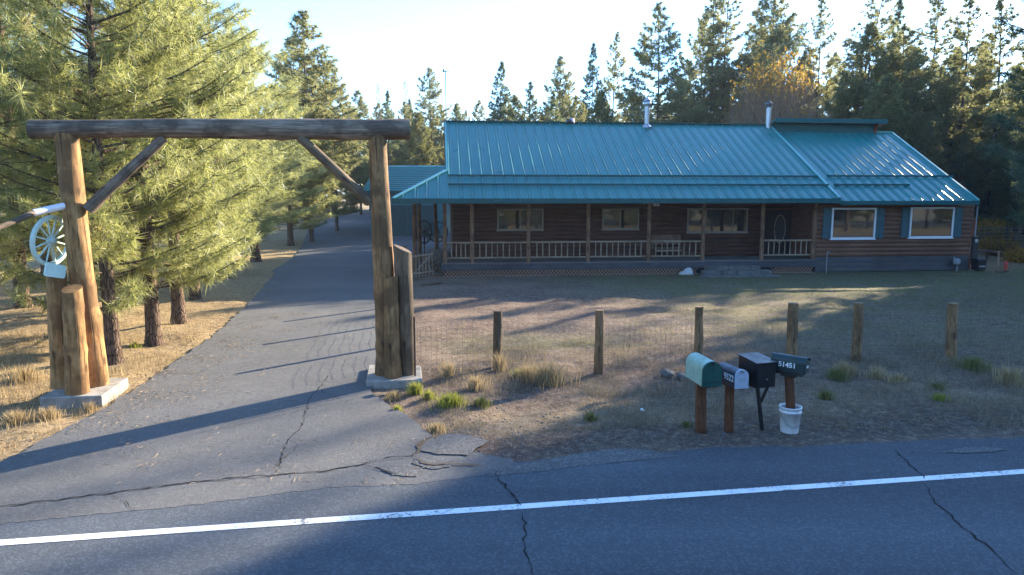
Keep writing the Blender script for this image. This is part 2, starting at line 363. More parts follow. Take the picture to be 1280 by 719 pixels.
# driveway outline
def jit(poly, step, amp, rng):
    out = []
    for i in range(len(poly)-1):
        a, b = Vector(poly[i]), Vector(poly[i+1]); n = max(1, int((b-a).length/step))
        for k in range(n):
            p = a.lerp(b, k/n)
            nn = Vector((-(b-a).y, (b-a).x, 0)).normalized()
            out.append(p + nn*rng.uniform(-amp, amp))
    out.append(Vector(poly[-1])); return out
rng = random.Random(3)
near_b = [Vector((-17, 5.9, 0)), P(0, 634), P(240, 604), P(410, 590), P(520, 571), P(546, 552)]
right_e = [P(540, 545), P(515, 524), P(497, 514), P(462, 491), Vector((-2.45, 12.6, 0)), Vector((-2.8, 16, 0)), Vector((-3.45, 20, 0)), Vector((-4.25, 25, 0)), Vector((-4.75, 30, 0))]
left_e = [Vector((-10.6, 30, 0)), P(345, 341), P(300, 391), P(262, 423), P(215, 456), P(165, 489), P(115, 520), P(60, 548), P(0, 579), Vector((-9.5, 8.1, 0)), Vector((-17, 8.0, 0))]
drive_poly = jit(near_b+right_e, .16, .035, rng) + jit(left_e, .16, .05, rng)
lY = [30, 36, 44, 51, 60, 75, 95]; lX = [-10.6, -11.6, -13.4, -15.2, -16.6, -18, -20]
rX = [-4.75, -5.0, -4.3, -3.6, -3.0, -1.5, 0]
def inside_drive(x, y):
    """numpy point in polygon + far strip"""
    px = np.array([p.x for p in drive_poly]); py = np.array([p.y for p in drive_poly])
    ins = np.zeros(x.shape, bool); j = len(px)-1
    for i in range(len(px)):
        c = ((py[i] > y) != (py[j] > y)) & (x < (px[j]-px[i])*(y-py[i])/(py[j]-py[i]+1e-9)+px[i])
        ins ^= c; j = i
    far = (y > 30) & (x > np.interp(y, lY, lX)) & (x < np.interp(y, lY, rX))
    return ins | far
def road_w(x, y): return (x-LO.x)*rn.x + (y-LO.y)*rn.y
xs = np.concatenate([np.array([-4000, -1500, -600, -300, -160, -100, -70, -50, -38]), np.arange(-30, 26, .22), np.arange(26, 44, 1.2), np.array([50, 65, 90, 140, 260, 600, 1500, 4000])])
ys = np.concatenate([np.array([-3000, -1000, -400, -150, -70, -35, -18, -10, -4, 0, 3]), np.arange(5, 30, .2), np.arange(30, 48, .5), np.arange(48, 100, 2), np.array([110, 130, 170, 240, 400, 800, 1800, 4000])])
X, Y = np.meshgrid(xs, ys)
ind = inside_drive(X, Y)
# blurred closeness to paving, so that the ground dips under it
k = ind.astype(float)
blur = k.copy()
for _ in range(3):
    b2 = blur.copy(); b2[1:-1, 1:-1] = (blur[1:-1, 1:-1]*2+blur[:-2, 1:-1]+blur[2:, 1:-1]+blur[1:-1, :-2]+blur[1:-1, 2:])/6; blur = b2
W = road_w(X, Y)
onroad = W < EDGE_W
mound = (vnoise(X, Y, 2.3, 1)-.5)*.10 + (vnoise(X, Y, .8, 2)-.5)*.09 + (vnoise(X, Y, .42, 4)-.5)*.07
amp = np.clip(1-blur*1.6, 0, 1)*sst(EDGE_W, EDGE_W+2.2, W)*sst(-60, -20, X)*(1-sst(60, 90, Y))
amp = amp*(1-.75*sst(21, 24, Y))
Z = mound*amp + ramp_h(X, Y) - .03*(blur > .02) - .02*(W < EDGE_W+.3)
verts = np.stack([X.ravel(), Y.ravel(), Z.ravel()], 1)
ny, nx = X.shape; idx = np.arange(nx*ny).reshape(ny, nx)
quads = np.stack([idx[:-1, :-1].ravel(), idx[:-1, 1:].ravel(), idx[1:, 1:].ravel(), idx[1:, :-1].ravel()], 1)
gm = fast_mesh('ground', verts, quads, M['ground'])
gm.polygons.foreach_set('use_smooth', np.ones(len(quads), bool))
# yard cover masks: where straw, lawn and dark mulch lie
leftside = sst(-2.5, -6.5, X)*sst(38, 26, Y) if False else (1-sst(-7.2, -4.5, X))
straw = leftside*(.75+.25*vnoise(X, Y, 1.5, 9))
straw = np.maximum(straw, .35*sst(EDGE_W+.6, EDGE_W+1.4, W)*(1-sst(EDGE_W+2.0, EDGE_W+3.2, W))*(X > -1)*vnoise(X, Y, .9, 10)*1.4)
straw = np.maximum(straw, .45*sst(14, 20, X)*sst(26, 31, Y))
lawn = sst(1.5, 6, X+.25*(Y-20))*sst(14.2, 17, Y)*(1-sst(29, 33, Y))*(.30+.55*sst(21, 25, Y)) + .8*np.exp(-((X-.6)**2/6+(Y-15.2)**2/1.2)) + .35*sst(4, 7, X)*sst(11.5, 14, Y)
lawn *= (1-.75*np.exp(-((X+.5)**2/14+(Y-19.5)**2/9)))
lawn = np.maximum(lawn, .8*(road_w(X, Y) < -8))
dark = .85*np.exp(-((X+.4)**2/2.2+(Y-12.6)**2/.35)) + .55*(X > -1.3)*sst(EDGE_W-.1, EDGE_W+.5, W)*(1-sst(EDGE_W+.9, EDGE_W+1.8, W)) + .35*sst(2, 6, X)*(1-sst(11.5, 14, Y))
for nm, arr in (('straw', straw), ('lawn', np.clip(lawn, 0, 1)), ('dark', np.clip(dark, 0, 1))):
    at = gm.attributes.new(nm, 'FLOAT', 'POINT'); at.data.foreach_set('value', arr.ravel().astype(np.float32))
ground = kind(link('ground', gm), 'structure')
def gz(x, y):
    """ground height"""
    i = int(np.clip(np.searchsorted(xs, x)-1, 0, nx-2)); j = int(np.clip(np.searchsorted(ys, y)-1, 0, ny-2))
    tx = (x-xs[i])/(xs[i+1]-xs[i]); ty = (y-ys[j])/(ys[j+1]-ys[j])
    return float((Z[j, i]*(1-tx)+Z[j, i+1]*tx)*(1-ty)+(Z[j+1, i]*(1-tx)+Z[j+1, i+1]*tx)*ty)
def ins1(x, y):
    i = int(np.clip(np.searchsorted(xs, x), 0, nx-1)); j = int(np.clip(np.searchsorted(ys, y), 0, ny-1)); return bool(ind[j, i])
def at(px, py):
    p = P(px, py); p.z = gz(p.x, p.y); return p

def sheet(name, poly, mat, z):
    poly = [Vector((p[0], p[1], 0)) for p in poly]
    tris = tessellate_polygon([poly])
    mb = MB(); vs = [(p.x, p.y, z) for p in poly]
    fs = []
    for a, b, c in tris:
        if (poly[b]-poly[a]).cross(poly[c]-poly[a]).z < 0: b, c = c, b
        fs.append((a, b, c))
    mb.add(vs, fs); return kind(mb.build(name, mat), 'structure')
rng = random.Random(5)
edge = [road_pt(u, EDGE_W + .10*math.sin(u*.7)+.06*math.sin(u*2.3+1)) for u in np.arange(-40, 60, 1.0)]
edge = [road_pt(-200, EDGE_W), road_pt(-90, EDGE_W)] + jit(edge, .14, .035, rng) + [road_pt(90, EDGE_W), road_pt(300, EDGE_W)]
sheet('road', [road_pt(-200, -7.2), road_pt(300, -7.2)] + edge[::-1], M['asphalt_road'], .006)
mb = MB()
lu = np.arange(-200, 300, 2.0)
for a, b in zip(lu[:-1], lu[1:]):
    mb.quad(road_pt(a, -.06, .011), road_pt(b, -.06, .011), road_pt(b, .06, .011), road_pt(a, .06, .011))
kind(mb.build('road_edge_line', M['paint']), 'structure')
mb = MB()
for off in (-3.5, -3.75):
    mb.quad(road_pt(-200, off-.05, .011), road_pt(300, off-.05, .011), road_pt(300, off+.05, .011), road_pt(-200, off+.05, .011))
t_y = plain('yellow road paint', (.55, .36, .05), .6, var=.1)
kind(mb.build('road_centre_line', t_y), 'structure')
drive = sheet('driveway', drive_poly, M['asphalt_drive'], .012)
mb = MB()
yy = np.concatenate([np.arange(30, 75, 1.5), [75, 95]])
for a, b in zip(yy[:-1], yy[1:]):
    n = 14
    for i in range(n):
        def q(y, tt):
            x = np.interp(y, lY, lX)*(1-tt)+np.interp(y, lY, rX)*tt
            return Vector((x, y, float(ramp_h(np.float64(x), np.float64(y)))+.014))
        mb.quad(q(a, i/n), q(a, (i+1)/n), q(b, (i+1)/n), q(b, i/n))
kind(mb.build('driveway_court', M['asphalt_drive']), 'structure')
# broken apron pieces and shoulder patches
def px_poly(pts): return [P(*p) for p in pts]
rng = random.Random(8)
def patch(name, pts, mat, z):
    pp = px_poly(pts); return sheet(name, jit(pp+[pp[0]], .06, .02, rng)[:-1], mat, z)
patch('road_apron', [(-120, 622), (0, 614), (130, 602), (240, 590), (410, 574), (520, 560), (560, 560), (640, 575), (640, 590), (520, 606), (410, 610), (240, 632), (0, 656), (-120, 666)], M['asphalt_drive'], .009)
patch('apron_slab', [(549, 547), (567, 544), (588, 546), (612, 553), (600, 560), (585, 571), (556, 570), (541, 569), (527, 565)], M['asphalt_old'], .022)
patch('apron_slab', [(522, 573), (552, 572), (566, 578), (563, 585), (540, 588), (515, 580)], M['asphalt_old'], .018)
patch('apron_slab', [(470, 584), (512, 582), (530, 590), (522, 597), (490, 596)], M['asphalt_old'], .018)
patch('shoulder_patch', [(628, 586), (690, 574), (760, 562), (800, 562), (850, 571), (800, 576), (720, 584), (660, 592), (610, 597)], M['asphalt_old'], .010)
patch('shoulder_patch', [(1176, 567), (1200, 561), (1232, 560), (1262, 564), (1235, 566), (1200, 568)], M['asphalt_old'], .014)

# cracks and one painted stake shadow: thin ribbons, ragged
def crack(pts, w, mat, z, name='crack_and_shadow', seed=0, jitter=.022):
    r = random.Random(seed); pp = [P(*p) for p in pts]
    line = jit(pp, .07, jitter, r)
    mb = MB(); L = []
    for i, p in enumerate(line):
        d = (line[min(i+1, len(line)-1)]-line[max(i-1, 0)]).normalized(); nn = Vector((-d.y, d.x, 0))
        ww = w*.5*r.uniform(.25, 1.5)*(1 if 0 < i < len(line)-1 else .1)
        L.append((p+nn*ww/2, p-nn*ww/2))
    for (a, b), (c, d) in zip(L[:-1], L[1:]):
        mb.add([(q.x, q.y, z) for q in (b, d, c, a)], [(0, 1, 2, 3)])
    return kind(mb.build(name, mat), 'structure')
crack([(-60, 641), (0, 635), (130, 619), (240, 604), (300, 598), (360, 594), (410, 590), (455, 581), (485, 573), (518, 571)], .036, M['crack'], .0175, seed=1)
crack([(518, 572), (524, 560), (530, 552), (543, 546)], .10, M['crack_dirt'], .0235, seed=2)
crack([(455, 583), (480, 590), (500, 594)], .03, M['crack'], .0235, seed=3)
crack([(520, 572), (528, 580), (545, 583), (575, 582), (600, 583)], .06, M['crack_dirt'], .0255, seed=4)
crack([(410, 470), (398, 488), (386, 500), (385, 512), (379, 520), (380, 528), (370, 542), (358, 556), (352, 570), (350, 586), (346, 593)], .022, M['crack'], .0175, seed=5)
crack([(398, 488), (410, 494), (424, 499)], .016, M['crack'], .0175, seed=6)
crack([(340, 590), (352, 575), (366, 566), (372, 555)], .02, M['crack_dirt'], .0175, seed=16)
crack([(443, 500), (380, 513), (310, 530), (233, 546)], .012, M['crack'], .0175, seed=17)  # shadow streak of a thin stake, painted as a dark ribbon
crack([(140, 620), (158, 629), (170, 640)], .02, M['crack'], .0175, seed=7)
crack([(617, 588), (622, 598), (633, 611), (645, 624), (652, 634)], .045, M['crack'], .0165, seed=8)
crack([(653, 641), (657, 660), (655, 680), (660, 700), (668, 722)], .028, M['crack'], .0115, seed=9)
crack([(1118, 563), (1135, 580), (1150, 592), (1155, 600)], .03, M['crack'], .0115, seed=10)
crack([(1156, 606), (1163, 620), (1170, 630), (1188, 645), (1205, 661), (1228, 680), (1250, 699), (1275, 720)], .035, M['crack'], .0115, seed=11)
crack([(200, 431), (260, 412), (330, 400), (400, 398)], .02, M['crack'], .0175, seed=12)
crack([(205, 468), (245, 468), (275, 455)], .016, M['crack'], .0175, seed=13)

# ------------------------------------------------------------------ ground cover (stuff)
def blades(n, sampler, h0, h1, w, rs, lean=.5):
    V = []; F = []; T = []
    pts = sampler(n)
    for i, (x, y, s) in enumerate(pts):
        z = gz(x, y); h = rs.uniform(h0, h1)*s; a = rs.uniform(0, 2*PI); b = rs.uniform(0, 2*PI); l = rs.uniform(.1, lean)*h
        dx, dy = math.cos(a)*w/2, math.sin(a)*w/2
        V += [(x-dx, y-dy, z-.01), (x+dx, y+dy, z-.01), (x+math.cos(b)*l, y+math.sin(b)*l, z+h)]
        F.append((3*i, 3*i+1, 3*i+2)); T.append(rs.rand())
    return V, F, np.repeat(T, 3)
rs = np.random.RandomState(11)
def clumpy(boxes, thr, seed, sc_=.8, extra=None):
    def f(n):
        out = []
        while len(out) < n:
            x0, x1, y0, y1 = boxes[rs.randint(len(boxes))]
            m = 4000
            x = rs.uniform(x0, x1, m); y = y0+(y1-y0)*rs.rand(m)**1.3
            v = vnoise(x, y, sc_, seed)*.6+vnoise(x, y, sc_*.3, seed+1)*.4
            ok = (v > thr) & ~inside_drive(x, y) & (road_w(x, y) > EDGE_W+.25)
            if extra is not None: ok &= extra(x, y)
            out += [(a, b, .55+.9*(c-thr)/(1-thr)) for a, b, c in zip(x[ok], y[ok], v[ok])]
        return out[:n]
    return f
nohouse = lambda x, y: ~((x > -3.2) & (y > 27.3+.1*x))
V, Fc, T = blades(52000, clumpy([(-1.5, 10, 9.3, 14.5), (-1.5, 11, 9.3, 14.5), (-2, 20, 13, 27)],   .42, 21, .8, nohouse), .02, .12, .007, rs)
kind(link('dry_grass', fast_mesh('dry_grass', V, Fc, M['grass_verge'], T)), 'stuff')
V, Fc, T = blades(26000, clumpy([(-16, -6.2, 8.4, 16), (-20, -7, 12, 34)], .45, 25, .9), .04, .20, .010, rs)
kind(link('straw_grass', fast_mesh('straw_grass', V, Fc, M['grass_dry'], T)), 'stuff')
lawnf = lambda x, y: nohouse(x, y) & ((x+.25*(y-20) > 2.2) | ((np.abs(x-.6) < 2.6) & (np.abs(y-15.2) < 1)))
V, Fc, T = blades(60000, clumpy([(-1, 22, 14.5, 29)], .40, 31, 1.6, lawnf), .015, .05, .010, rs, .9)
kind(link('lawn_grass', fast_mesh('lawn_grass', V, Fc, M['grass_green'], T)), 'stuff')
V, Fc, T = blades(11000, clumpy([(-1.4, 10.5, 11.2, 15.5), (-1.4, 12, 10.5, 17), (4, 20, 14, 24)], .60, 51, .45, nohouse), .08, .30, .007, rs, .8)
kind(link('weed_stems', fast_mesh('weed_stems', V, Fc, M['grass_verge'], T)), 'stuff')
# fallen needles and twigs
def litter(n, fn, l0, l1, w):
    V = []; F = []; T = []
    k = 0
    for x, y in fn(n):
        z = max(gz(x, y), .028 if ins1(x, y) else 0.014 if road_w(x, y) < EDGE_W+.2 else -9)+.006
        a = rs.uniform(0, 2*PI); l = rs.uniform(l0, l1)/2; dx, dy = math.cos(a)*l, math.sin(a)*l; ex, ey = -math.sin(a)*w, math.cos(a)*w
        b = rs.uniform(-.35, .35)*l
        V += [(x-dx, y-dy, z), (x-dx+ex, y-dy+ey, z), (x+ex+b*math.sin(a), y+ey-b*math.cos(a), z+.008), (x+dx+ex, y+dy+ey, z+.002), (x+dx, y+dy, z), (x+b*math.sin(a), y-b*math.cos(a), z+.004)]
        F += [(k, k+1, k+2, k+5), (k+5, k+2, k+3, k+4)]; T += [rs.rand()]*6; k += 6
    return V, F, T
def lf(n):
    out = []
    while len(out) < n:
        r = rs.rand()
        if r < .30:   # driveway, thicker towards its left edge
            y = rs.uniform(8.2, 19); x = -6.6 + abs(rs.normal(0, 1.4)); 
        elif r < .33: y = rs.uniform(7.4, 9); x = rs.uniform(-5, -.8)
        elif r < .62: x = -7+rs.normal(0, .6); y = rs.uniform(8.5, 25); x -= (y-13)*.18 if y > 13 else 0
        elif r < .80: x = rs.uniform(-1.2, 9); y = 8.5+.17*x+abs(rs.normal(0, .45))
        else: x = rs.uniform(-1.2, 9); y = rs.uniform(9.3, 13)
        if vnoise(np.array([x]), np.array([y]), .5, 41)[0] < rs.uniform(.2, .75): continue
        out.append((x, y))
    return out
V, Fc, T = litter(6500, lf, .03, .11, .0035)
kind(link('fallen_needles', fast_mesh('fallen_needles', V, Fc, M['litter'], T)), 'stuff')
def lf2(n):
    out = []
    while len(out) < n:
        x = rs.uniform(-20, -6.4); y = rs.uniform(8.4, 30)
        if ins1(x, y): continue
        out.append((x, y))
    return out
V, Fc, T = litter(14000, lf2, .08, .22, .006)
kind(link('needle_carpet', fast_mesh('needle_carpet', V, Fc, M['litter'], T)), 'stuff')
# small stones in the verge
V = []; Fq = []
oct_f = np.array([(0,1,4),(1,2,4),(2,3,4),(3,0,4),(1,0,5),(2,1,5),(3,2,5),(0,3,5)])
for i in range(4200):
    x = rs.uniform(-1, 10); y = 8.4+.17*x+abs(rs.normal(0, 1.3)) if rs.rand() < .7 else rs.uniform(12, 22)
    if ins1(x, y) or road_w(x, y) < EDGE_W: continue
    s = .006+.022*rs.rand()**3; z = gz(x, y)
    q = [(s, 0, 0), (0, s, 0), (-s, 0, 0), (0, -s, 0), (0, 0, s*.7), (0, 0, -s)]
    o = len(V); V += [(x+a*rs.uniform(.6, 1.4), y+b*rs.uniform(.6, 1.4), z+c) for a, b, c in q]; Fq += (oct_f+o).tolist()
kind(link('gravel', fast_mesh('gravel', V, Fq, M['stone'])), 'stuff')
# ------------------------------------------------------------------ log gate
def log(p0, p1, r0, r1, rng, n=16, seg=12, bend=.012, knob=.03, slant=None):
    """peeled log: slightly bent, knobbly, wider at the butt"""
    p0, p1 = Vector(p0), Vector(p1); d = p1-p0; L = d.length; t = d.normalized()
    a = Vector((0, 0, 1)) if abs(t.z) < .9 else Vector((1, 0, 0)); u = t.cross(a).normalized(); w = t.cross(u)
    ph = [rng.uniform(0, 6.28) for _ in range(6)]; seg = max(seg, int(L/.16))
    vs, uv = [], []
    kn = [(rng.random(), rng.uniform(0, 6.28), rng.uniform(.5, 1)) for _ in range(int(L*3)+2)]
    for i in range(seg+1):
        s = i/seg; c = p0+d*s+u*(math.sin(s*3+ph[0])*bend*L*.3)+w*(math.sin(s*4.2+ph[1])*bend*L*.3)
        r = r0+(r1-r0)*s+.06*r0*math.exp(-s*L*4)
        for k in range(n):
            an = 2*PI*k/n
            rr = r*(1+knob*math.sin(2*an+ph[2]+s*L*1.3)+knob*.7*math.sin(3*an+ph[3]-s*L*3))
            for ks, ka, kk in kn:
                da = (an-ka+PI) % (2*PI)-PI
                rr += r*.22*kk*math.exp(-((s-ks)*L/.06)**2-(da/.32)**2)
            q = c+u*(math.cos(an)*rr)+w*(math.sin(an)*rr)
            if slant and i == seg: q = q + t*((q-c).dot(slant))
            vs.append(q)
    fs, uvs = [], []
    for i in range(seg):
        for k in range(n):
            k2 = (k+1) % n
            fs.append((i*n+k, i*n+k2, (i+1)*n+k2, (i+1)*n+k))
            uvs.append([(k/n, i/seg*L), ((k+1)/n, i/seg*L), ((k+1)/n, (i+1)/seg*L), (k/n, (i+1)/seg*L)])
    mb = MB(); mb.add(vs, fs, uvs, True)
    for ring, rev in ((vs[:n], False), (vs[-n:], True)):
        f = tuple(range(n)); f = f[::-1] if rev else f
        mb.add(ring, [f], [[(.5+.06*math.cos(2*PI*k/n), .06*math.sin(2*PI*k/n)) for k in f]])
    return mb
rng = random.Random(12)
GL = P(117, 481, .16); GR = P(484, 467, .1)
gate = empty('log_gate', (0, 0, 0), 0, 'tall log entrance gate with a heavy cross beam spanning the driveway', 'gate')
TL = PY(85, 172, GL.y); TR = PY(473, 171, GR.y)
log(GL, TL+Vector((0, 0, .06)), .205, .165, rng, knob=.045).build('post', M['log_gold'], gate)
log(GR, TR+Vector((0, 0, .06)), .20, .158, rng).build('post', M['log_brown'], gate)
bl, br = PY(85, 163, GL.y), PY(473, 160.5, GR.y); bd = (br-bl).normalized()
b0 = bl - bd*.53; b1 = br + bd*.53
log(b0, b1, .142, .182, rng, knob=.03, seg=30).build('beam', M['log_dark'], gate)
off = Vector((0, -.03, 0))
log(PY(111, 262, GL.y)+off, PY(206, 172, GL.y+.28)+off, .088, .075, rng).build('brace', M['log_dark'], gate)
log(PY(464, 253, GR.y)+off, PY(375, 172, GR.y-.3)+off, .085, .075, rng).build('brace', M['log_grey'], gate)
p = P(72, 486, .16); log(p+Vector((0, .1, 0)), PY(71, 338, p.y+.1), .155, .145, rng).build('side_log', M['log_gold'], gate)
p = P(97, 491, .16); o = log(p, PY(90, 361, p.y), .165, .145, rng, slant=Vector((0, .35, 0))).build('front_log', M['log_gold'], gate)
p = P(491.5, 471, .1); log(p, PY(488, 347, p.y), .15, .115, rng, slant=Vector((.25, 0, 0))).build('front_log', M['log_brown'], gate)
p = P(508.5, 468, .1); log(p+Vector((0, .06, 0)), PY(503, 311, p.y), .158, .15, rng, slant=Vector((-.5, 0, 0))).build('side_log', M['log_grey'], gate)
# pole that carries the wheel, reaching towards the road
q0 = PY(92, 255, GL.y-.05); q1 = PY(42, 266, 10.55); q2 = PY(-16, 291, 9.7)
log(q1, q2, .045, .035, rng, n=10).build('hanging_pole', M['log_dark'], gate)
mb = MB(); mb.tube([q0, q1], [.055, .055], 14); mb.build('sunlit_pole', M['sunlit_white'], gate)  # sunlight on the pole's inner stretch put into white; shaded outer stretch dark
# wheel
def wheel(name, c, Rr, rim_w, rim_t, spokes, mat, rz, tilt, label, group=None, hubr=.06, sp=.012):
    w = empty(name, c, rz, label, 'wheel', group); w.rotation_euler = (tilt, 0, rz)
    mb = MB(); n = 48; sec = [(-rim_w/2, -rim_t/2), (rim_w/2, -rim_t/2), (rim_w/2, rim_t/2), (-rim_w/2, rim_t/2)]
    vs = []
    for i in range(n):
        a = 2*PI*i/n
        for dr, dt in sec: vs.append(((Rr-rim_w/2+dr)*math.cos(a), dt, (Rr-rim_w/2+dr)*math.sin(a)))
    fs = [(i*4+k, i*4+(k+1) % 4, ((i+1) % n)*4+(k+1) % 4, ((i+1) % n)*4+k) for i in range(n) for k in range(4)]
    mb.add(vs, fs); mb.build('rim', mat, w)
    MB().tube([(0, -rim_t*1.3, 0), (0, -rim_t*.6, 0), (0, rim_t*.6, 0), (0, rim_t*1.3, 0)], [hubr*.55, hubr, hubr, hubr*.55], 18).build('hub', mat, w)
    for i in range(spokes):
        a = 2*PI*(i+.5)/spokes
        e = Vector((math.cos(a), 0, math.sin(a)))
        MB().tube([e*hubr*.8, e*(Rr*.5), e*(Rr-rim_w*.7)], [sp, sp*1.25, sp*.85], 7, cap=False).build('spoke', mat, w)
    return w
wc = PY(64, 301, 10.9)
wheel('wagon_wheel', wc, .405, .055, .05, 12, M['mint'], R(84), R(7), 'mint green spoked wagon wheel hanging from a pole on the left log gate post')
hk = MB(); hk.tube([wc+Vector((0, 0, .40)), wc+Vector((0, 0, .52))], .008, 6); hk.tube([wc+Vector((.01, .03, -.40)), wc+Vector((.0, -.05, -.50))], .006, 6)
tag(hk.build('hanging_hook', M['dark_metal']), 'short dark metal hook holding the mint green wagon wheel to its pole', 'hook')
pc = PY(69, 338.5, 10.72)
pl = empty('name_plaque', pc, R(68), 'small pale green plaque hanging below the mint wagon wheel on the gate', 'plaque'); pl.rotation_euler = (0, R(14), R(68))
mb = MB(); w_, h_ = .165, .105
def rrect(w, h, r, n=5):
    o = []
    for cx, cz, a0 in ((w-r, h-r, 0), (-w+r, h-r, 90), (-w+r, -h+r, 180), (w-r, -h+r, 270)):
        for k in range(n+1):
            a = R(a0+90*k/n); o.append((cx+r*math.cos(a), cz+r*math.sin(a)))
    return o
pr = rrect(w_, h_, .03); n = len(pr)
vs = [(x, -.012, z) for x, z in pr]+[(x, .012, z) for x, z in pr]
mb.add(vs, [tuple(range(n))[::-1], tuple(range(n, 2*n))]+[(i, (i+1) % n, n+(i+1) % n, n+i)[::-1] for i in range(n)]); mb.build('plate', M['mint_white'], pl)
mb = MB(); pi = rrect(w_-.035, h_-.035, .02); po = rrect(w_-.045, h_-.045, .015)
mb.add([(x, -.0145, z) for x, z in pi]+[(x, -.0145, z) for x, z in po], [(i, (i+1) % n, n+(i+1) % n, n+i) for i in range(n)])
for zz in (-.012, .018): mb.box(-.075, .075, -.0145, -.0125, zz-.005, zz+.005)
mb.build('border', M['mint'], pl)

def prism(pts, z0, z1):
    n = len(pts); mb = MB()
    a = Vector(pts[1])-Vector(pts[0]); b = Vector(pts[2])-Vector(pts[0])
    if a.cross(b).z < 0: pts = pts[::-1]
    c = sum((Vector(p) for p in pts), Vector())/n; sh = []
    for p in pts:
        v = Vector(p); sh.append(v+(c-v).normalized()*.02)
    L = [[(v[0], v[1], z) for v in ps] for ps, z in ((pts, z0), (pts, z1-.02), (sh, z1))]
    mb.add(sum(L, []), [(k*n+i, k*n+(i+1) % n, (k+1)*n+(i+1) % n, (k+1)*n+i) for k in (0, 1) for i in range(n)]+[tuple(range(2*n, 3*n))])
    return mb
a, b, c = P(49, 497, .16), P(127, 495, .16), P(160, 472, .16)
tag(prism([a, b, c, a+(c-b)], -.1, .16).build('concrete_plinth', M['concrete']), 'grey concrete slab under the golden logs of the left gate post', 'plinth')
a, b, c = P(457, 477, .1), P(528, 475, .1), P(526, 457, .1)
tag(prism([a, b, c, P(461, 456, .1)], -.1, .10).build('concrete_plinth', M['concrete']), 'grey concrete slab under the brown logs of the right gate post', 'plinth')

# ------------------------------------------------------------------ fences
def mesh_panel(A, B, h, sp, mat, parent, rows=None, th=.0032, sag=.015, name='wire_mesh', z0=.05):
    A, B = Vector(A), Vector(B); L = (B-A).length; d = (B-A).normalized(); nrm = Vector((-d.y, d.x, 0)); r = random.Random(4)
    mb = MB()
    def bar(p, q):
        t = (q-p).normalized(); u = nrm*th/2; w = t.cross(nrm).normalized()*th/2
        mb.add([p-u-w, p+u-w, p+u+w, p-u+w, q-u-w, q+u-w, q+u+w, q-u+w], [(0,1,5,4),(1,2,6,5),(2,3,7,6),(3,0,4,7)])
    n = int(L/sp)
    base = []
    for i in range(n+1):
        p = A+d*(i*sp); p.z = gz(p.x, p.y)+z0; base.append(p)
    zs = rows or [h*k/10 for k in range(11)]
    off = lambda i, z: nrm*(sag*math.sin(i*sp*1.9)*(.4+z))
    for i, p in enumerate(base): bar(p+off(i, 0), p+off(i, h)+Vector((0, 0, h)))
    for z in zs:
        st = 6
        for i in range(0, n-st+1, st): bar(base[i]+off(i, z)+Vector((0, 0, z)), base[i+st]+off(i+st, z)+Vector((0, 0, z)))
    return mb.build(name, mat, parent)
rng = random.Random(31)
fence = empty('wire_fence', (0, 0, 0), 0, 'wire mesh fence with round wooden posts across the front yard', 'fence')
posts = [((622, 459), (622, 388.5), .085, 'log_grey'), ((748, 465), (749.5, 387.5), .085, 'post_wood'), ((872.5, 462), (874, 383.5), .083, 'post_wood'), ((989, 458), (992, 379), .10, 'post_wood'), ((1070, 449), (1074, 378.5), .092, 'post_wood'), ((1188.5, 446), (1191.5, 379), .10, 'post_wood')]
fpts = []
for (bx, by), (tx, ty), r, m in posts:
    b = at(bx, by); t_ = PY(tx, ty, b.y); fpts.append(b)
    log(b-Vector((0, 0, .1)), t_, r*1.04, r*.96, rng, n=12, bend=.01, knob=.02).build('post', M[m], fence)
A0 = P(519, 466); A1 = fpts[-1]+(fpts[-1]-fpts[-2]).normalized()*9
ends = [A0]+fpts+[A1]
for a, b in zip(ends[:-1], ends[1:]):
    a = Vector((a.x, a.y, 0)); b = Vector((b.x, b.y, 0))
    mesh_panel(a+Vector((0, .09, 0)), b+Vector((0, .09, 0)), .92, .10, M['wire'], fence)
log(A1-Vector((0, 0, .1)), A1+Vector((0, 0, 1.1)), .09, .085, rng, n=12).build('post', M['post_wood'], fence)
s = P(519, 470, .1); mb = MB(); mb.box(-.016, .016, -.004, .004, 0, 1.12); mb.box(-.004, .004, -.016, .0, 0, 1.12)
tag(mb.build('metal_stake', M['rust'], None, (s.x, s.y, .05)), 'thin rusty metal stake standing beside the right gate post logs', 'stake')
# fence along the driveway from the gate to the house
df = empty('driveway_fence', (0, 0, 0), 0, 'low wire fence along the right edge of the driveway behind the gate post', 'fence')
dpts = [Vector((-1.95, 13.1, 0)), Vector((-2.33, 15.0, 0)), Vector((-2.75, 17.5, 0)), Vector((-3.2, 20.3, 0)), Vector((-3.6, 22.9, 0)), Vector((-3.98, 25.3, 0))]
for q in dpts[1:]:
    MB().tube([(q.x, q.y, -.1), (q.x+.01, q.y, 1.45)], [.065, .06], 10).build('post', M['post_wood'], df)
for a, b in zip(dpts[:-1], dpts[1:]): mesh_panel(a, b, .92, .12, M['wire'], df)

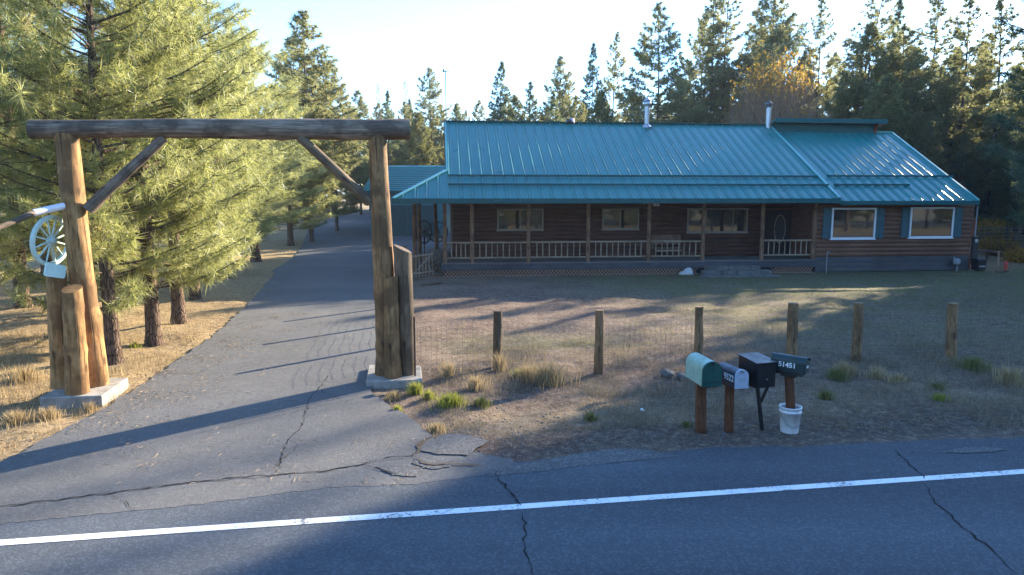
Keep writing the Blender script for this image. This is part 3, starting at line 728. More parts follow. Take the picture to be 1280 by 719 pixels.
# ------------------------------------------------------------------ mailboxes
def text(body, size, mat, parent, loc, rot, ex=.0015, name='house_number', bold=.0):
    c = bpy.data.curves.new(name, 'FONT'); c.body = body; c.size = size; c.extrude = ex; c.align_x = 'CENTER'; c.align_y = 'CENTER'; c.offset = bold
    c.materials.append(mat); t_ = bpy.data.objects.new(name, c); COL.objects.link(t_); me = bpy.data.meshes.new_from_object(t_.evaluated_get(bpy.context.evaluated_depsgraph_get()))
    bpy.data.objects.remove(t_); o = bpy.data.objects.new(name, me); COL.objects.link(o); o.parent = parent; o.location = loc; o.rotation_euler = rot; return o
def arch(w, h, n=14):
    r = w/2; o = [(-r, 0), (r, 0)]
    return o + [(r*math.cos(PI*k/n), h-r+r*math.sin(PI*k/n)) for k in range(n+1)]
def arch_box(w, h, L, lip=.0):
    """domed box, its open end towards -y"""
    pr = arch(w, h); n = len(pr); mb = MB()
    vs = [(x, 0, z) for x, z in pr]+[(x, L, z) for x, z in pr]
    for i in range(n):
        j = (i+1) % n; mb.add([vs[i], vs[j], vs[n+j], vs[n+i]], [(0, 3, 2, 1)][::1], None, False)
    mb.add(vs, [tuple(range(n)), tuple(range(n, 2*n))[::-1]])
    return mb
def arch_door(w, h, th, lip):
    pr = arch(w+lip, h+lip*.6); n = len(pr); mb = MB()
    vs = [(x, -th, z-lip*.3) for x, z in pr]+[(x, .012, z-lip*.3) for x, z in pr]
    for i in range(n):
        j = (i+1) % n; mb.add([vs[i], vs[j], vs[n+j], vs[n+i]], [(0, 1, 2, 3)])
    mb.add(vs, [tuple(range(n))[::-1]]); return mb
def door_tab(h):
    mb = MB(); mb.box(-.018, .018, -.03, .004, h-.035, h-.012); mb.box(-.008, .008, -.045, -.02, h-.045, h-.012); return mb
def sq_post(p, top, w, mat, parent, w2=None):
    p, top = Vector(p), Vector(top); mb = MB(); w2 = w2 or w; r = .006
    sec = [(-w/2, -w2/2+r), (-w/2+r, -w2/2), (w/2-r, -w2/2), (w/2, -w2/2+r), (w/2, w2/2-r), (w/2-r, w2/2), (-w/2+r, w2/2), (-w/2, w2/2-r)]
    n = 8; vs = [p+Vector((a, b, 0)) for a, b in sec]+[top+Vector((a, b, 0)) for a, b in sec]; L = (top-p).length
    mb.add(vs, [(i, (i+1) % n, n+(i+1) % n, n+i) for i in range(n)]+[tuple(range(n, 2*n))], [[(i/n, 0), ((i+1)/n, 0), ((i+1)/n, L), (i/n, L)] for i in range(n)]+[[(.5, L)]*n])
    return mb.build('post', mat, parent)
def g0(px, py): p = at(px, py); return p
# 1 the big pale green one
p = g0(876, 541); m1 = empty('mailbox', p, 0, 'large pale green domed mailbox with dark green door on a brown wooden post', 'mailbox', 'mailboxes by the road')
sq_post((0, 0, -.1), (-.01, .06, .71), .125, M['stain_post'], m1)
b1 = empty('box_mount', (0, 0, 0)); bpy.data.objects.remove(b1)
def place(o, loc, rz, tilt=0): o.location = loc; o.rotation_euler = (tilt, 0, rz); return o
bx = place(arch_box(.27, .345, .56).build('box', M['mb_green'], m1), (.075, -.16, .70), R(9))
arch_door(.27, .345, .012, .012).build('door', M['mb_door'], bx); door_tab(.345).build('latch', M['dark_metal'], bx)
mb = MB(); mb.box(-.125, .125, -.0165, -.011, .055, .062); mb.box(-.03, .03, -.017, -.011, .235, .25); mb.build('door_ridge', M['mb_dkgreen'], bx)
mb = MB(); mb.box(-.11, .11, .02, .53, -.025, -.002); mb.build('mount_board', M['stain_post'], bx)
# 2 navy with silver door
p = g0(911, 540.5); m2 = empty('mailbox', p, 0, 'small navy mailbox with pale silver door and white number on its side', 'mailbox', 'mailboxes by the road')
sq_post((0, 0, -.1), (0, .05, .66), .105, M['stain_post'], m2)
bx = place(arch_box(.19, .26, .50).build('box', M['mb_navy'], m2), (.10, -.14, .665), R(13), R(-2))
arch_door(.19, .26, .010, .012).build('door', M['mb_silver'], bx); door_tab(.26).build('latch', M['steel'], bx)
mb = MB(); mb.box(-.06, .06, -.0125, -.009, .125, .131); mb.box(-.06, .06, -.0125, -.009, .10, .104); mb.build('door_ridge', M['grey_paint'], bx)
text('9522', .125, M['white_num'], bx, (-.0965, .17, .118), (R(90), 0, R(-90)), name='house_number', bold=.003)
mb = MB(); mb.box(-.08, .08, .02, .47, -.022, -.002); mb.build('mount_board', M['stain_post'], bx)
# 3 square black one on a steel stand
p = g0(954, 538); m3 = empty('mailbox', p, 0, 'boxy black locking mailbox with a sloped top on a leaning black steel stand', 'mailbox', 'mailboxes by the road')
MB().tube([(0, 0, -.1), (-.10, .05, .66)], .030, 8).build('post', M['mb_black'], m3)
MB().tube([(-.045, .02, .40), (.03, -.02, .66)], .022, 6).build('brace', M['mb_black'], m3)
w, L, hF, hB = .31, .40, .345, .38
mb = MB(); mb.extrude([(0, 0), (L, 0), (L, hB), (0, hF)], -w/2, w/2)
bx = place(mb.build('box', M['mb_black'], m3), (-.055, -.14, .655), R(17))
mb = MB(); mb.box(-w/2+.012, w/2-.012, -.012, -.001, .02, .17); mb.build('door', M['mb_black'], bx)
mb = MB(); mb.box(-w/2+.012, w/2-.012, -.014, -.001, .185, hF-.03); mb.box(-.10, .10, -.022, -.012, hF-.075, hF-.062); mb.build('mail_slot', M['mb_black'], bx)
MB().tube([(.01, -.022, .12), (.01, -.011, .12)], .013, 12).build('lock', M['steel'], bx)
mb = MB(); mb.extrude([(-.025, hF-.002), (L+.02, hB+.002), (L+.02, hB+.016), (-.025, hF+.012)], -w/2-.015, w/2+.015); mb.build('lid', M['mb_black'], bx)
# 4 dark green, turned sideways, post set in a bucket
p = g0(986.5, 539.5)
bk = empty('white_bucket', p, 0, 'white plastic bucket of concrete holding up the rightmost mailbox post', 'bucket')
mb = MB(); Rb = [(0, .118), (.02, .122), (.285, .140), (.286, .149), (.312, .150), (.313, .143), (.345, .144), (.345, .152), (.37, .153), (.37, .141), (.335, .139)]
n = 32; vs = [(r*math.cos(2*PI*k/n), r*math.sin(2*PI*k/n), z) for z, r in Rb for k in range(n)]
mb.add(vs, [(i*n+k, i*n+(k+1) % n, (i+1)*n+(k+1) % n, (i+1)*n+k) for i in range(len(Rb)-1) for k in range(n)], None, True)
mb.add(vs[:n], [tuple(range(n))[::-1]]); mb.build('pail', M['bucket'], bk)
mb = MB(); mb.add([(.139*math.cos(2*PI*k/n), .139*math.sin(2*PI*k/n), .335) for k in range(n)], [tuple(range(n))]); mb.build('concrete_fill', M['concrete'], bk)
mb = MB(); mb.tube([(.150*math.cos(a), -.150*math.sin(a)*1.04, .30-.20*math.sin(a)) for a in np.linspace(0.0, PI, 15)], .004, 6); mb.build('handle', M['wire'], bk)
m4 = empty('mailbox', (p.x, p.y, p.z+.336), 0, 'dark green domed mailbox turned sideways with white number, rightmost of the four', 'mailbox', 'mailboxes by the road')
sq_post((0, 0, 0), (-.035, .03, .50), .10, M['stain_post'], m4)
bx = place(arch_box(.175, .215, .46).build('box', M['mb_dkgreen'], m4), (.13, -.14, .545), R(52), R(1))
arch_door(.175, .215, .010, .014).build('door', M['mb_dkgreen'], bx); door_tab(.225).build('latch', M['mb_black'], bx)
text('51451', .095, M['white_num'], bx, (-.0895, .235, .085), (R(90), 0, R(-90)), name='house_number', bold=.0025)
mb = MB(); mb.box(-.035, .035, -.0135, -.009, .07, .10); mb.build('door_sticker', M['white_num'], bx)
mb = MB(); mb.box(-.085, .085, .03, .44, -.05, -.002); mb.box(-.05, .05, .12, .32, -.085, -.05); mb.build('mount_board', M['mb_black'], bx)
# small things in the verge
def stone_mesh(name, sx, sy, sz, seed, mat, flat=False):
    import bmesh
    bm = bmesh.new(); bmesh.ops.create_icosphere(bm, subdivisions=3, radius=1); r = random.Random(seed)
    ax = [(Vector((r.uniform(-1, 1), r.uniform(-1, 1), r.uniform(-1, 1))).normalized(), r.uniform(.55, .9)) for _ in range(9)]
    for v in bm.verts:
        for a, dd in ax:
            k = v.co.dot(a)
            if k > dd: v.co -= a*(k-dd)*.8
        v.co = Vector((v.co.x*sx, v.co.y*sy, max(v.co.z, -.6)*sz))
        if flat and v.co.z > sz*.5: v.co.z = sz*.5+(v.co.z-sz*.5)*.15
    me = bpy.data.meshes.new(name); bm.to_mesh(me); bm.free(); me.materials.append(mat)
    o = bpy.data.objects.new(name, me); COL.objects.link(o); return o
for (px, py, s, tl, lab) in ((834, 468, .15, 18, 'left one of two flat pale topped stones in the weeds left of the green mailbox'), (852, 472, .13, 24, 'right one of two flat pale topped stones, nearer the green mailbox')):
    p = g0(px, py); o = stone_mesh('flat_stone', s, s*.8, .10, px, M['white_rock'] if False else M['stone'], True); o.location = p+Vector((0, 0, .06)); o.rotation_euler = (R(tl), R(tl*.5), R(30))
    tag(o, lab, 'stone', 'flat stones in the weeds')
p = g0(803, 510); o = stone_mesh('pebble', .035, .03, .025, 5, M['white_num']); o.location = p+Vector((0, 0, .012)); tag(o, 'tiny white pebble lying on the bare verge left of the mailboxes', 'pebble')
# grass clumps
def clump(px, py, rad, h, n, mat, label, name='grass_clump', group='grass clumps in the verge'):
    p = g0(px, py); r = np.random.RandomState(int(px*7+py)); V = []; Fq = []; T = []
    for i in range(n):
        a = r.uniform(0, 2*PI); q = abs(r.normal(0, .45))*rad; x, y = q*math.cos(a), q*math.sin(a)
        hh = h*r.uniform(.45, 1.1)*(1-.35*min(1, q/rad)); b = a+r.normal(0, .7); l = hh*r.uniform(.12, .55); w = .0045; c = r.uniform(0, PI)
        dx, dy = w*math.cos(c), w*math.sin(c); k = len(V)
        V += [(x-dx, y-dy, -.02), (x+dx, y+dy, -.02), (x+l*.35*math.cos(b)-dx*.8, y+l*.35*math.sin(b)-dy*.8, hh*.6), (x+l*.35*math.cos(b)+dx*.8, y+l*.35*math.sin(b)+dy*.8, hh*.6), (x+l*math.cos(b), y+l*math.sin(b), hh)]
        Fq += [(k, k+1, k+3), (k, k+3, k+2), (k+2, k+3, k+4)]; T += [r.rand()]*5
    o = link(name, fast_mesh(name, V, Fq, mat, T)); o.location = p; return tag(o, label, 'grass', group)
LM, DG, GG = M['grass_lime'], M['grass_dry'], M['grass_green']
clump(519, 492, .17, .24, 320, LM, 'bright green grass clump growing at the front of the right gate slab')
clump(536, 499, .14, .19, 220, LM, 'small yellow green grass clump between the gate slab and the largest yellow clump')
clump(563, 508, .30, .22, 620, LM, 'largest bright yellow green grass clump right of the gate slab')
clump(545, 536, .24, .14, 300, DG, 'low pale straw grass clump at the broken driveway corner')
clump(492, 497, .22, .17, 260, DG, 'sparse dry grass clump at the front edge of the right gate slab')
clump(602, 507, .17, .19, 260, GG, 'dull green weed clump right of the yellow grass clump')
clump(497, 512, .10, .12, 120, LM, 'tiny yellow grass clump on the pavement edge below the gate slab')
clump(684, 478, .42, .46, 620, DG, 'tall pale dry grass clump between the first two fence posts')
clump(661, 474, .3, .34, 320, DG, 'wispy dry grass clump just right of the first fence post')
clump(625, 464, .14, .42, 170, DG, 'thin tall dry grass clump against the base of the first fence post')
clump(652, 470, .25, .20, 260, GG, 'dark green weed clump behind the tall dry grass clump')
clump(594, 486, .22, .32, 240, DG, 'wispy brown grass clump in the dark mulch left of the first fence post')
clump(560, 470, .2, .35, 200, DG, 'reddish dry weed clump between the gate and the first fence post')
clump(738, 525, .14, .15, 160, GG, 'lone dull green weed clump on the bare verge below the second fence post')
clump(1032, 504, .15, .17, 200, GG, 'small olive grass clump right of the white bucket')
clump(1056, 466, .3, .3, 420, DG, 'grey green bushy weed clump left of the fifth fence post')
clump(1045, 474, .25, .26, 300, GG, 'dark green weed clump beneath the grey bushy weed left of the fifth post')
clump(1172, 486, .2, .16, 240, GG, 'dark green weed clump on the verge left of the sixth fence post')
clump(1174, 502, .16, .14, 160, LM, 'small olive weed clump nearest the road below the sixth fence post')
clump(1215, 462, .42, .28, 520, GG, 'broad green weed patch right of the sixth fence post')
clump(1095, 470, .25, .28, 240, DG, 'pale dry grass clump between the fifth and sixth fence posts')
clump(1122, 478, .22, .2, 200, DG, 'low straw clump in the middle between the fifth and sixth posts')
clump(1262, 478, .35, .36, 400, DG, 'tall pale grass clump near the right edge of the verge')
clump(858, 534, .12, .09, 120, GG, 'tiny green weed tuft beside the green mailbox post')
clump(20, 528, .3, .22, 420, DG, 'golden dry grass clump left of the left gate slab')
clump(60, 522, .25, .2, 320, DG, 'golden dry grass clump in front of the left gate slab')
clump(112, 512, .12, .2, 110, DG, 'few tall straw stems in front of the left gate slab corner')
clump(30, 480, .4, .3, 500, DG, 'large golden dry grass clump behind the left gate slab')
clump(168, 434, .16, .14, 200, LM, 'small green grass clump between the two nearest pine trunks')
# ------------------------------------------------------------------ the ranch house
HT = R(5.9); HO = P(556, 346); HO.z = 0
hx = Vector((math.cos(HT), math.sin(HT), 0)); hy = Vector((-math.sin(HT), math.cos(HT), 0))
def PH(px, py, b):
    d = ray(px, py); t = ((HO+hy*b-CAMP).dot(hy))/d.dot(hy); q = CAMP+d*t
    return (q-HO).dot(hx), q.z
house = empty('ranch_house', HO, HT, 'long brown log ranch house with teal metal roof and railed front porch', 'house')
BE = -.8; ZE = PH(800, 248.5, BE)[1]; SL = .555
def zr(b): return ZE+SL*(b-BE)
# ridge depth: where the plane meets the measured ridge row
def solve(px, py, f=lambda b: zr(b)):
    lo, hi = -.5, 14
    for _ in range(50):
        m = (lo+hi)/2
        if PH(px, py, m)[1] > f(m): lo = m
        else: hi = m
    return lo
BR = solve(760, 154.5)
A0 = PH(557, 190, BR*.7)[0]                 # left rake of the main roof
AL = PH(491, 248, BE)[0]                    # left end of the front eave
A1 = PH(1050, 249, BE)[0]                   # right rake of the main roof
A2 = PH(1225, 248, BE)[0]                   # right end of the wing eave
BHIP = BE+(A0-AL)
DW = .13                                    # the wing roof lies a little lower
zw = lambda b: zr(b)-DW
BC = solve(1030, 165.5, zw)                 # foot of the clerestory
AC0, AC1 = PH(968, 160, BC)[0], PH(1092, 160, BC)[0]
print('house', ZE, BR, zr(BR), A0, AL, A1, A2, BHIP, BC, AC0, AC1)
BW = 2.3; BB = 2*BR-2.0                     # main front wall, back wall
ZD = .55                                    # porch deck
TH = .10
def slab(mb, pts, zf, th=TH):
    """roof sheet from plan polygon (a, b)"""
    n = len(pts); top = [(a, b, zf(a, b)) for a, b in pts]; bot = [(a, b, zf(a, b)-th) for a, b in pts]
    area = sum(pts[i][0]*pts[(i+1) % n][1]-pts[(i+1) % n][0]*pts[i][1] for i in range(n))
    f = list(range(n)) if area > 0 else list(range(n))[::-1]
    fs = [tuple(f), tuple(k+n for k in f[::-1])]
    for i in range(n):
        a, b = f[i], f[(i+1) % n]; fs.append((a, n+a, n+b, b))
    mb.add(top+bot, fs)
def rib(mb, a, b0, b1, zf, w=.05, h=.040):
    """two close-set raised seams, the pair on a 0.61 m pitch"""
    for o, w, tp, h in ((-.035, .062, .014, .042), (.075, .036, .008, .026)):
        aa = a+o; sec = [(-w, -.004), (-tp-.004, h*.9), (-tp*.5, h), (tp*.5, h), (tp+.004, h*.9), (w, -.004)]
        n = 6; vs = [(aa+x, b, zf(b)+z) for b in (b0, b1) for x, z in sec]
        mb.add(vs, [(k, k+1, k+7, k+6) for k in range(5)]+[(0, 5, 4, 3, 2, 1), (6, 7, 8, 9, 10, 11)])
PIT = .455
roof = MB()
fz = lambda a, b: zr(b)
hip_pts = [(AL, BE), (A1, BE), (A1, BR), (A0, BR), (A0, BHIP)]
slab(roof, hip_pts, fz)
a = A0+.12
while a < A1-.08: rib(roof, a, BE+.005, BR-.02, zr); a += PIT
a = A0+.12-PIT
while a > AL+.2: rib(roof, a, BE+.005, BE+(a-AL)-.08, zr); a -= PIT
# back slope and the left porch slope
BK = 2*BR-BE
slab(roof, [(A0, BR+.002), (A1, BR+.002), (A1, BK), (A0, BK)], lambda a, b: zr(2*BR-b))
slab(roof, [(AL, BE+.003), (A0-.004, BHIP+.003), (A0-.004, BK-1), (AL, BK-1)], lambda a, b: ZE+SL*(a-AL))
rf = roof.build('roof', M['roof'], house)
def bar(mb, p, q, w, h):
    p, q = Vector(p), Vector(q); t = (q-p).normalized(); u = t.cross(Vector((0, 0, 1))).normalized()*w/2; v = u.cross(t).normalized()*h/2
    mb.add([p-u-v, p+u-v, p+u+v, p-u+v, q-u-v, q+u-v, q+u+v, q-u+v], [(0,1,5,4),(1,2,6,5),(2,3,7,6),(3,0,4,7),(0,3,2,1),(4,5,6,7)])
mb = MB()
mb.box(AL-.02, A1+.02, BE-.035, BE-.003, ZE-.185, ZE+.012)          # fascia
mb.box(AL-.034, AL-.004, BE, BK-1, ZE-.185, ZE+.0)
mb.build('fascia', M['trim'], rf)
mb = MB(); bar(mb, (A0-.02, BR, zr(BR)+.035), (A1+.03, BR, zr(BR)+.035), .30, .04); mb.build('ridge_cap', M['trim'], rf)
for nm_, p_, q_, w_, h_ in (('rake_trim', (A1-.03, BE, zr(BE)+.045), (A1-.03, BR, zr(BR)+.045), .10, .06), ('rake_trim', (A0+.02, BHIP, zr(BHIP)+.045), (A0+.02, BR-.1, zr(BR-.1)+.045), .07, .05), ('hip_trim', (AL, BE, ZE+.03), (A0, BHIP, zr(BHIP)+.03), .17, .05)):
    mb = MB(); bar(mb, p_, q_, w_, h_); mb.build(nm_, M['trim_light'], rf)
mb = MB(); bar(mb, (A0-.02, BHIP+.1, zr(BHIP+.1)-.1), (A0-.02, BR, zr(BR)-.10), .05, .22); bar(mb, (A1+.01, BE, zr(BE)-.06), (A1+.01, BR, zr(BR)-.06), .03, .14); mb.build('barge_board', M['trim'], rf)
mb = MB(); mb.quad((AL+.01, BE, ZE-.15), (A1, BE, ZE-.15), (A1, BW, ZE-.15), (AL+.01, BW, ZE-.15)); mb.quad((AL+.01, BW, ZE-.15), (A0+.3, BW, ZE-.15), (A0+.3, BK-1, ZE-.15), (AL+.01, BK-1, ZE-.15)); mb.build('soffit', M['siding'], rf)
def guard(name, pa, pb, py, zf, off=.1):
    b = solve((pa+pb)/2, py, zf); a0, a1 = PH(pa, py, b)[0], PH(pb, py, b)[0]
    mb = MB(); mb.box(a0, a1, b-.02, b+.02, zf(b)+.045, zf(b)+.125)
    x = a0+.15
    while x < a1: mb.box(x-.02, x+.02, b+.02, b+.11, zf(b)+.043, zf(b)+.11); x += PIT
    mb.build(name, M['trim'], rf)
guard('snow_guard', 560, 1022, 222.5, zr); guard('snow_guard', 560, 1036, 233.5, zr)
# wing roof
wr = MB(); fw = lambda a, b: zw(b)
slab(wr, [(A1+.012, BE+.05), (A2, BE+.05), (A2, BC), (A1+.012, BC)], fw)
slab(wr, [(AC0-.3, BC*.45), (A1+.012, BE+.3), (A1+.012, BC-.001), (AC0-.3, BC-.001)], lambda a, b: zw(b)-.012)
a = AC0+.1
bl_ = lambda a: max(BE+.055, 0)
while a < A2-.1:
    rib(wr, a, (BE+.055) if a > A1+.07 else BC*.5, BC-.05, zw); a += PIT
slab(wr, [(AC1, BC+.002), (A2, BC+.002), (A2, 2*BC-BE), (AC1, 2*BC-BE)], lambda a, b: zw(2*BC-b))
wf = wr.build('wing_roof', M['roof'], house)
mb = MB(); mb.box(A1+.03, A2+.02, BE+.018, BE+.046, zw(BE)-.13, zw(BE)+.035); mb.build('fascia', M['trim'], wf)
mb = MB(); bar(mb, (A2+.0, BE+.05, zw(BE+.05)+.03), (A2+.0, BC, zw(BC)+.03), .09, .06); mb.build('rake_trim', M['trim_light'], wf); mb = MB(); bar(mb, (AC1-.02, BC, zw(BC)+.04), (A2+.02, BC, zw(BC)+.04), .16, .05); mb.build('top_trim', M['trim_light'], wf)
rf_save = rf; rf = wf
guard('snow_guard', 1034, 1192, 222.5, zw); guard('snow_guard', 1042, 1137, 233.5, zw)
rf = rf_save
# clerestory
ZC = zw(BC); HCL = PH(1030, 155.5, BC)[1]-ZC
cl = MB(); cl.box(AC0, AC1, BC-.012, BC+.16, ZC-.2, ZC+HCL-.002); cl = cl.build('clerestory', M['trim'], house)
mb = MB(); ZT = ZC+HCL
slab(mb, [(AC0-.15, BC-.4), (AC1+.42, BC-.4), (AC1+.42, 2*BC), (AC0-.15, 2*BC)], lambda a, b: ZT+.10-.28*(b-BC), .06); mb.build('roof', M['roof'], cl)
mb = MB(); mb.box(AC0-.17, AC1+.44, BC-.435, BC-.405, ZT+.02, ZT+.235); mb.build('fascia', M['trim'], cl)
mb = MB(); mb.add([(AC1+.012, BC-.2, ZC-.12), (AC1+.012, BC+.16, ZC+.02), (AC1+.012, BC+.16, ZT), (AC1+.012, BC-.3, ZT+.05)], [(0, 1, 2, 3)]); mb.box(AC1-.03, AC1+.04, BC+.02, BC+3.5, ZC-.9, ZT-.06); mb.box(AC1+.05, AC1+.30, BC-.36, BC+2, ZT-.06, ZT-.01); mb.build('end_wall', M['red'], cl)

# walls of log siding, half-round courses
def logs(mb, a0, a1, b, z0, z1, h=.19, d=.05):
    z = z0
    while z < z1-.01:
        t = min(z+h, z1); n = 5
        pr = [(b-d*math.sin(PI*min(1, max(0, k/n))), z+(t-z)*k/n) for k in range(n+1)]
        vs = [(a0, y, q) for y, q in pr]+[(a1, y, q) for y, q in pr]
        mb.add(vs, [(k, n+1+k, n+2+k, k+1) for k in range(n)], None, False); z = t
AW0, AW1 = PH(1020, 300, .05)[0], PH(1212, 300, .05)[0]
ML = PH(566, 290, BW)[0]                       # left end of the main front wall
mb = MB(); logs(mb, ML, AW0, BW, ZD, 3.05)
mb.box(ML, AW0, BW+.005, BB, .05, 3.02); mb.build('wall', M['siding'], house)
mb = MB(); zt = lambda b: min(zr(b), zr(2*BR-b))-.11
gp = [(BW+.02, 2.9), (BB, 2.9), (BB, zt(BB)), (BR, zt(BR)), (BW+.02, zt(BW))]
for x0, x1 in ((A0+.12, A0+.27), (A1-.4, A1-.25)): mb.extrude(gp, x0, x1)
mb.build('gable', M['siding'], house)
mb = MB(); logs(mb, AW0, AW1, .05, .66, 3.02); mb.box(AW0, AW1, .055, BC*2-.8, .62, 3.0)
mb.extrude([(.30, 2.98), (2*BC-1.2, 2.98), (BC, zw(BC)-.14)], AW1-.15, AW1-.003); mb.build('wing_wall', M['siding_wing'], house)
mb = MB(); z = .03
for k in range(3): mb.box(AW0, AW1+.01, .0+.012*k, .054, z+.005, z+.205); z += .21
mb.box(AW0+.01, AW1, .054, BC*2-.9, 0, .61); mb.build('skirting', M['skirt'], house)
mb = MB(); mb.box(AW1-.005, AW1+.06, -.0, .12, .05, 2.95); mb.build('corner_board', M['siding_wing'], house)
# porch deck, beam, lattice, posts, rails
DL = PH(552, 330, 0)[0]; DR = PH(1019, 330, 0)[0]
mb = MB(); y = .02
while y < BW-.05:
    mb.box(DL, DR, y, y+.135, ZD-.04, ZD); y += .14
mb.box(ML-1.2, ML, BW, BW+6, ZD-.04, ZD); mb.build('porch_deck', M['deck'], house)
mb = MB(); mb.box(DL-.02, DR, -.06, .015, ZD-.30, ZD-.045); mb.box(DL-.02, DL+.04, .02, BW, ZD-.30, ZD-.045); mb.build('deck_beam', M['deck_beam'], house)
s0, s1 = PH(872, 340, 0)[0], PH(962, 340, 0)[0]
mb = MB(); zl0, zl1 = -.02, ZD-.305; hh = zl1-zl0
for x0, x1 in ((DL, s0), (s1, DR)):
    x = x0-hh
    while x < x1:
        for sgn, yy in ((1, -.035), (-1, -.026)):
            p = (x, zl0) if sgn > 0 else (x, zl1); q = (x+hh, zl1) if sgn > 0 else (x+hh, zl0)
            if x >= x0-.02 and x+hh <= x1+.02:
                w = .019; mb.add([(p[0]-w, yy, p[1]), (p[0]+w, yy, p[1]), (q[0]+w, yy, q[1]), (q[0]-w, yy, q[1])], [(0, 1, 2, 3)])
        x += .15
    mb.box(x0, x1, -.05, -.037, zl0, zl0+.03)
mb.build('lattice', M['lattice'], house)
mb = MB(); mb.box(DL, DR, .35, .37, 0, ZD-.31); mb.build('crawl_shade', M['blackplastic'], house)  # black sheet behind the lattice paints the shade under the deck
rng = random.Random(77)
pposts = [556, 590, 661, 735, 811, 879, 952, 1017]
pa = []
for i, px in enumerate(pposts):
    x = PH(px, 300, .12)[0]; pa.append(x); zb = ZD
    log((x+rng.uniform(-.02, .02), .12, zb), (x, .12, ZE-.15), .088 if px != 1017 else .11, .075 if px != 1017 else .10, rng, n=12, bend=.006, knob=.015).build('porch_post', M['porch_post'], house)
xa = PH(518.5, 290, 2.6)[0]
for x, y in ((xa, 2.6), (PH(524.5, 290, 6.5)[0], 6.5), (PH(545, 290, 7.5)[0], 7.5)):
    log((x, y, 0), (x, y, ZE-.14), .10, .09, rng, n=12).build('porch_post', M['porch_post'], house)
for i in range(7):
    if i == 5: continue
    x0, x1 = pa[i]+.08, pa[i+1]-.08
    r = log((x0, .12, ZD+.83), (x1, .12, ZD+.83+rng.uniform(-.012, .012)), .038, .036, rng, n=8, seg=8, bend=.004, knob=.02).build('railing', M['rail_wood'], house)
    log((x0, .12, ZD+.20), (x1, .12, ZD+.20), .033, .033, rng, n=8, seg=8, bend=.004).build('bottom_rail', M['rail_wood'], r)
    nb = max(4, round((x1-x0)/.25)-1)
    for k in range(nb):
        x = x0+(x1-x0)*(k+1)/(nb+1)+rng.uniform(-.012, .012)
        log((x, .12, ZD+.20), (x+rng.uniform(-.008, .008), .12, ZD+.82), .026, .022, rng, n=7, seg=4, bend=.004).build('baluster', M['rail_wood'], r)
# windows
def window(px0, px1, pz, pb, b, mull, mframe, fw=.06, wallname='window'):
    a0, zb = PH(px0, pb, b); a1 = PH(px1, pb, b)[0]; z1 = pz if pz < 10 else PH(px0, pz, b)[1]
    mb = MB(); d0, d1 = b-.085, b+.0
    mb.box(a0, a1, d0, d1, z1-fw, z1); mb.box(a0, a1, d0, d1, zb, zb+fw); mb.box(a0, a0+fw, d0, d1, zb+fw, z1-fw); mb.box(a1-fw, a1, d0, d1, zb+fw, z1-fw)
    for m in mull:
        am = PH(m, pb, b)[0]; mb.box(am-fw*.4, am+fw*.4, d0+.01, d1, zb+fw, z1-fw)
    w = mb.build('window', mframe, house)
    mb = MB(); mb.quad((a0+fw*.5, b-.055, zb+fw*.5), (a1-fw*.5, b-.055, zb+fw*.5), (a1-fw*.5, b-.055, z1-fw*.5), (a0+fw*.5, b-.055, z1-fw*.5)); mb.build('pane', M['glass'], w)
    mb = MB(); mb.box(a0-.04, a1+.04, b-.11, b-.0, zb-.035, zb-.002); mb.build('sill', mframe, w)
    return a0, a1, zb, z1
window(621.5, 679, 2.72, 288, BW, [650], M['frame_tan']); window(752, 798, 2.72, 287, BW, [775], M['frame_tan'])
window(858, 933, 2.72, 291, BW, [881, 915], M['frame_tan'])
for L in ((1037, 1092, 260, 299, 1026, 1037, 1089.5, 1103), (1134.5, 1189, 259, 297.5, 1123.5, 1135, 1187, 1200)):
    a0, a1, zb, z1 = window(L[0], L[1], L[2], L[3], .02, [], M['frame_white'], .075)
    wd = .36
    for s in (0, 1):
        x0, x1 = (a0-.02-wd, a0-.02) if s == 0 else (a1+.02, a1+.02+wd)
        mb = MB(); mb.box(x0, x1, -.045, -.012, zb+.02, z1-.02)
        for k in range(12):
            zz = zb+.10+(z1-zb-.2)*k/12; mb.box(x0+.05, x1-.05, -.058, -.043, zz, zz+.05)
        mb.box(x0, x0+.045, -.062, -.044, zb+.02, z1-.02); mb.box(x1-.045, x1, -.062, -.044, zb+.02, z1-.02); mb.build('shutter', M['shutter'], house)
# door with oval glass
d0, d1 = PH(955, 290, BW)[0], PH(994, 290, BW)[0]
mb = MB(); mb.box(d0, d1, BW-.07, BW, ZD, ZD+2.1); dr = mb.build('door', M['door'], house)
cx, cz = PH(974, 280, BW); cz = ZD+1.22; n = 32
mb = MB(); mb.add([(cx+.24*math.cos(2*PI*k/n), BW-.078, cz+.62*math.sin(2*PI*k/n)) for k in range(n)], [tuple(range(n))[::-1]]); mb.build('oval_glass', M['door_glass'], dr)
mb = MB(); mb.tube([(cx+.26*math.cos(2*PI*k/n), BW-.08, cz+.64*math.sin(2*PI*k/n)) for k in range(n+1)], .02, 6, cap=False); mb.build('glass_trim', M['frame_tan'], dr)
MB().tube([(d1-.12, BW-.12, ZD+.98), (d1-.12, BW-.07, ZD+.98)], .032, 10).build('handle', M['steel'], dr)
mb = MB(); mb.box(d0-.09, d0-.004, BW-.06, BW, ZD, ZD+2.18); mb.box(d1+.004, d1+.09, BW-.06, BW, ZD, ZD+2.18); mb.box(d0, d1, BW-.06, BW, ZD+2.105, ZD+2.18); mb.build('door_frame', M['siding_wing'], dr)
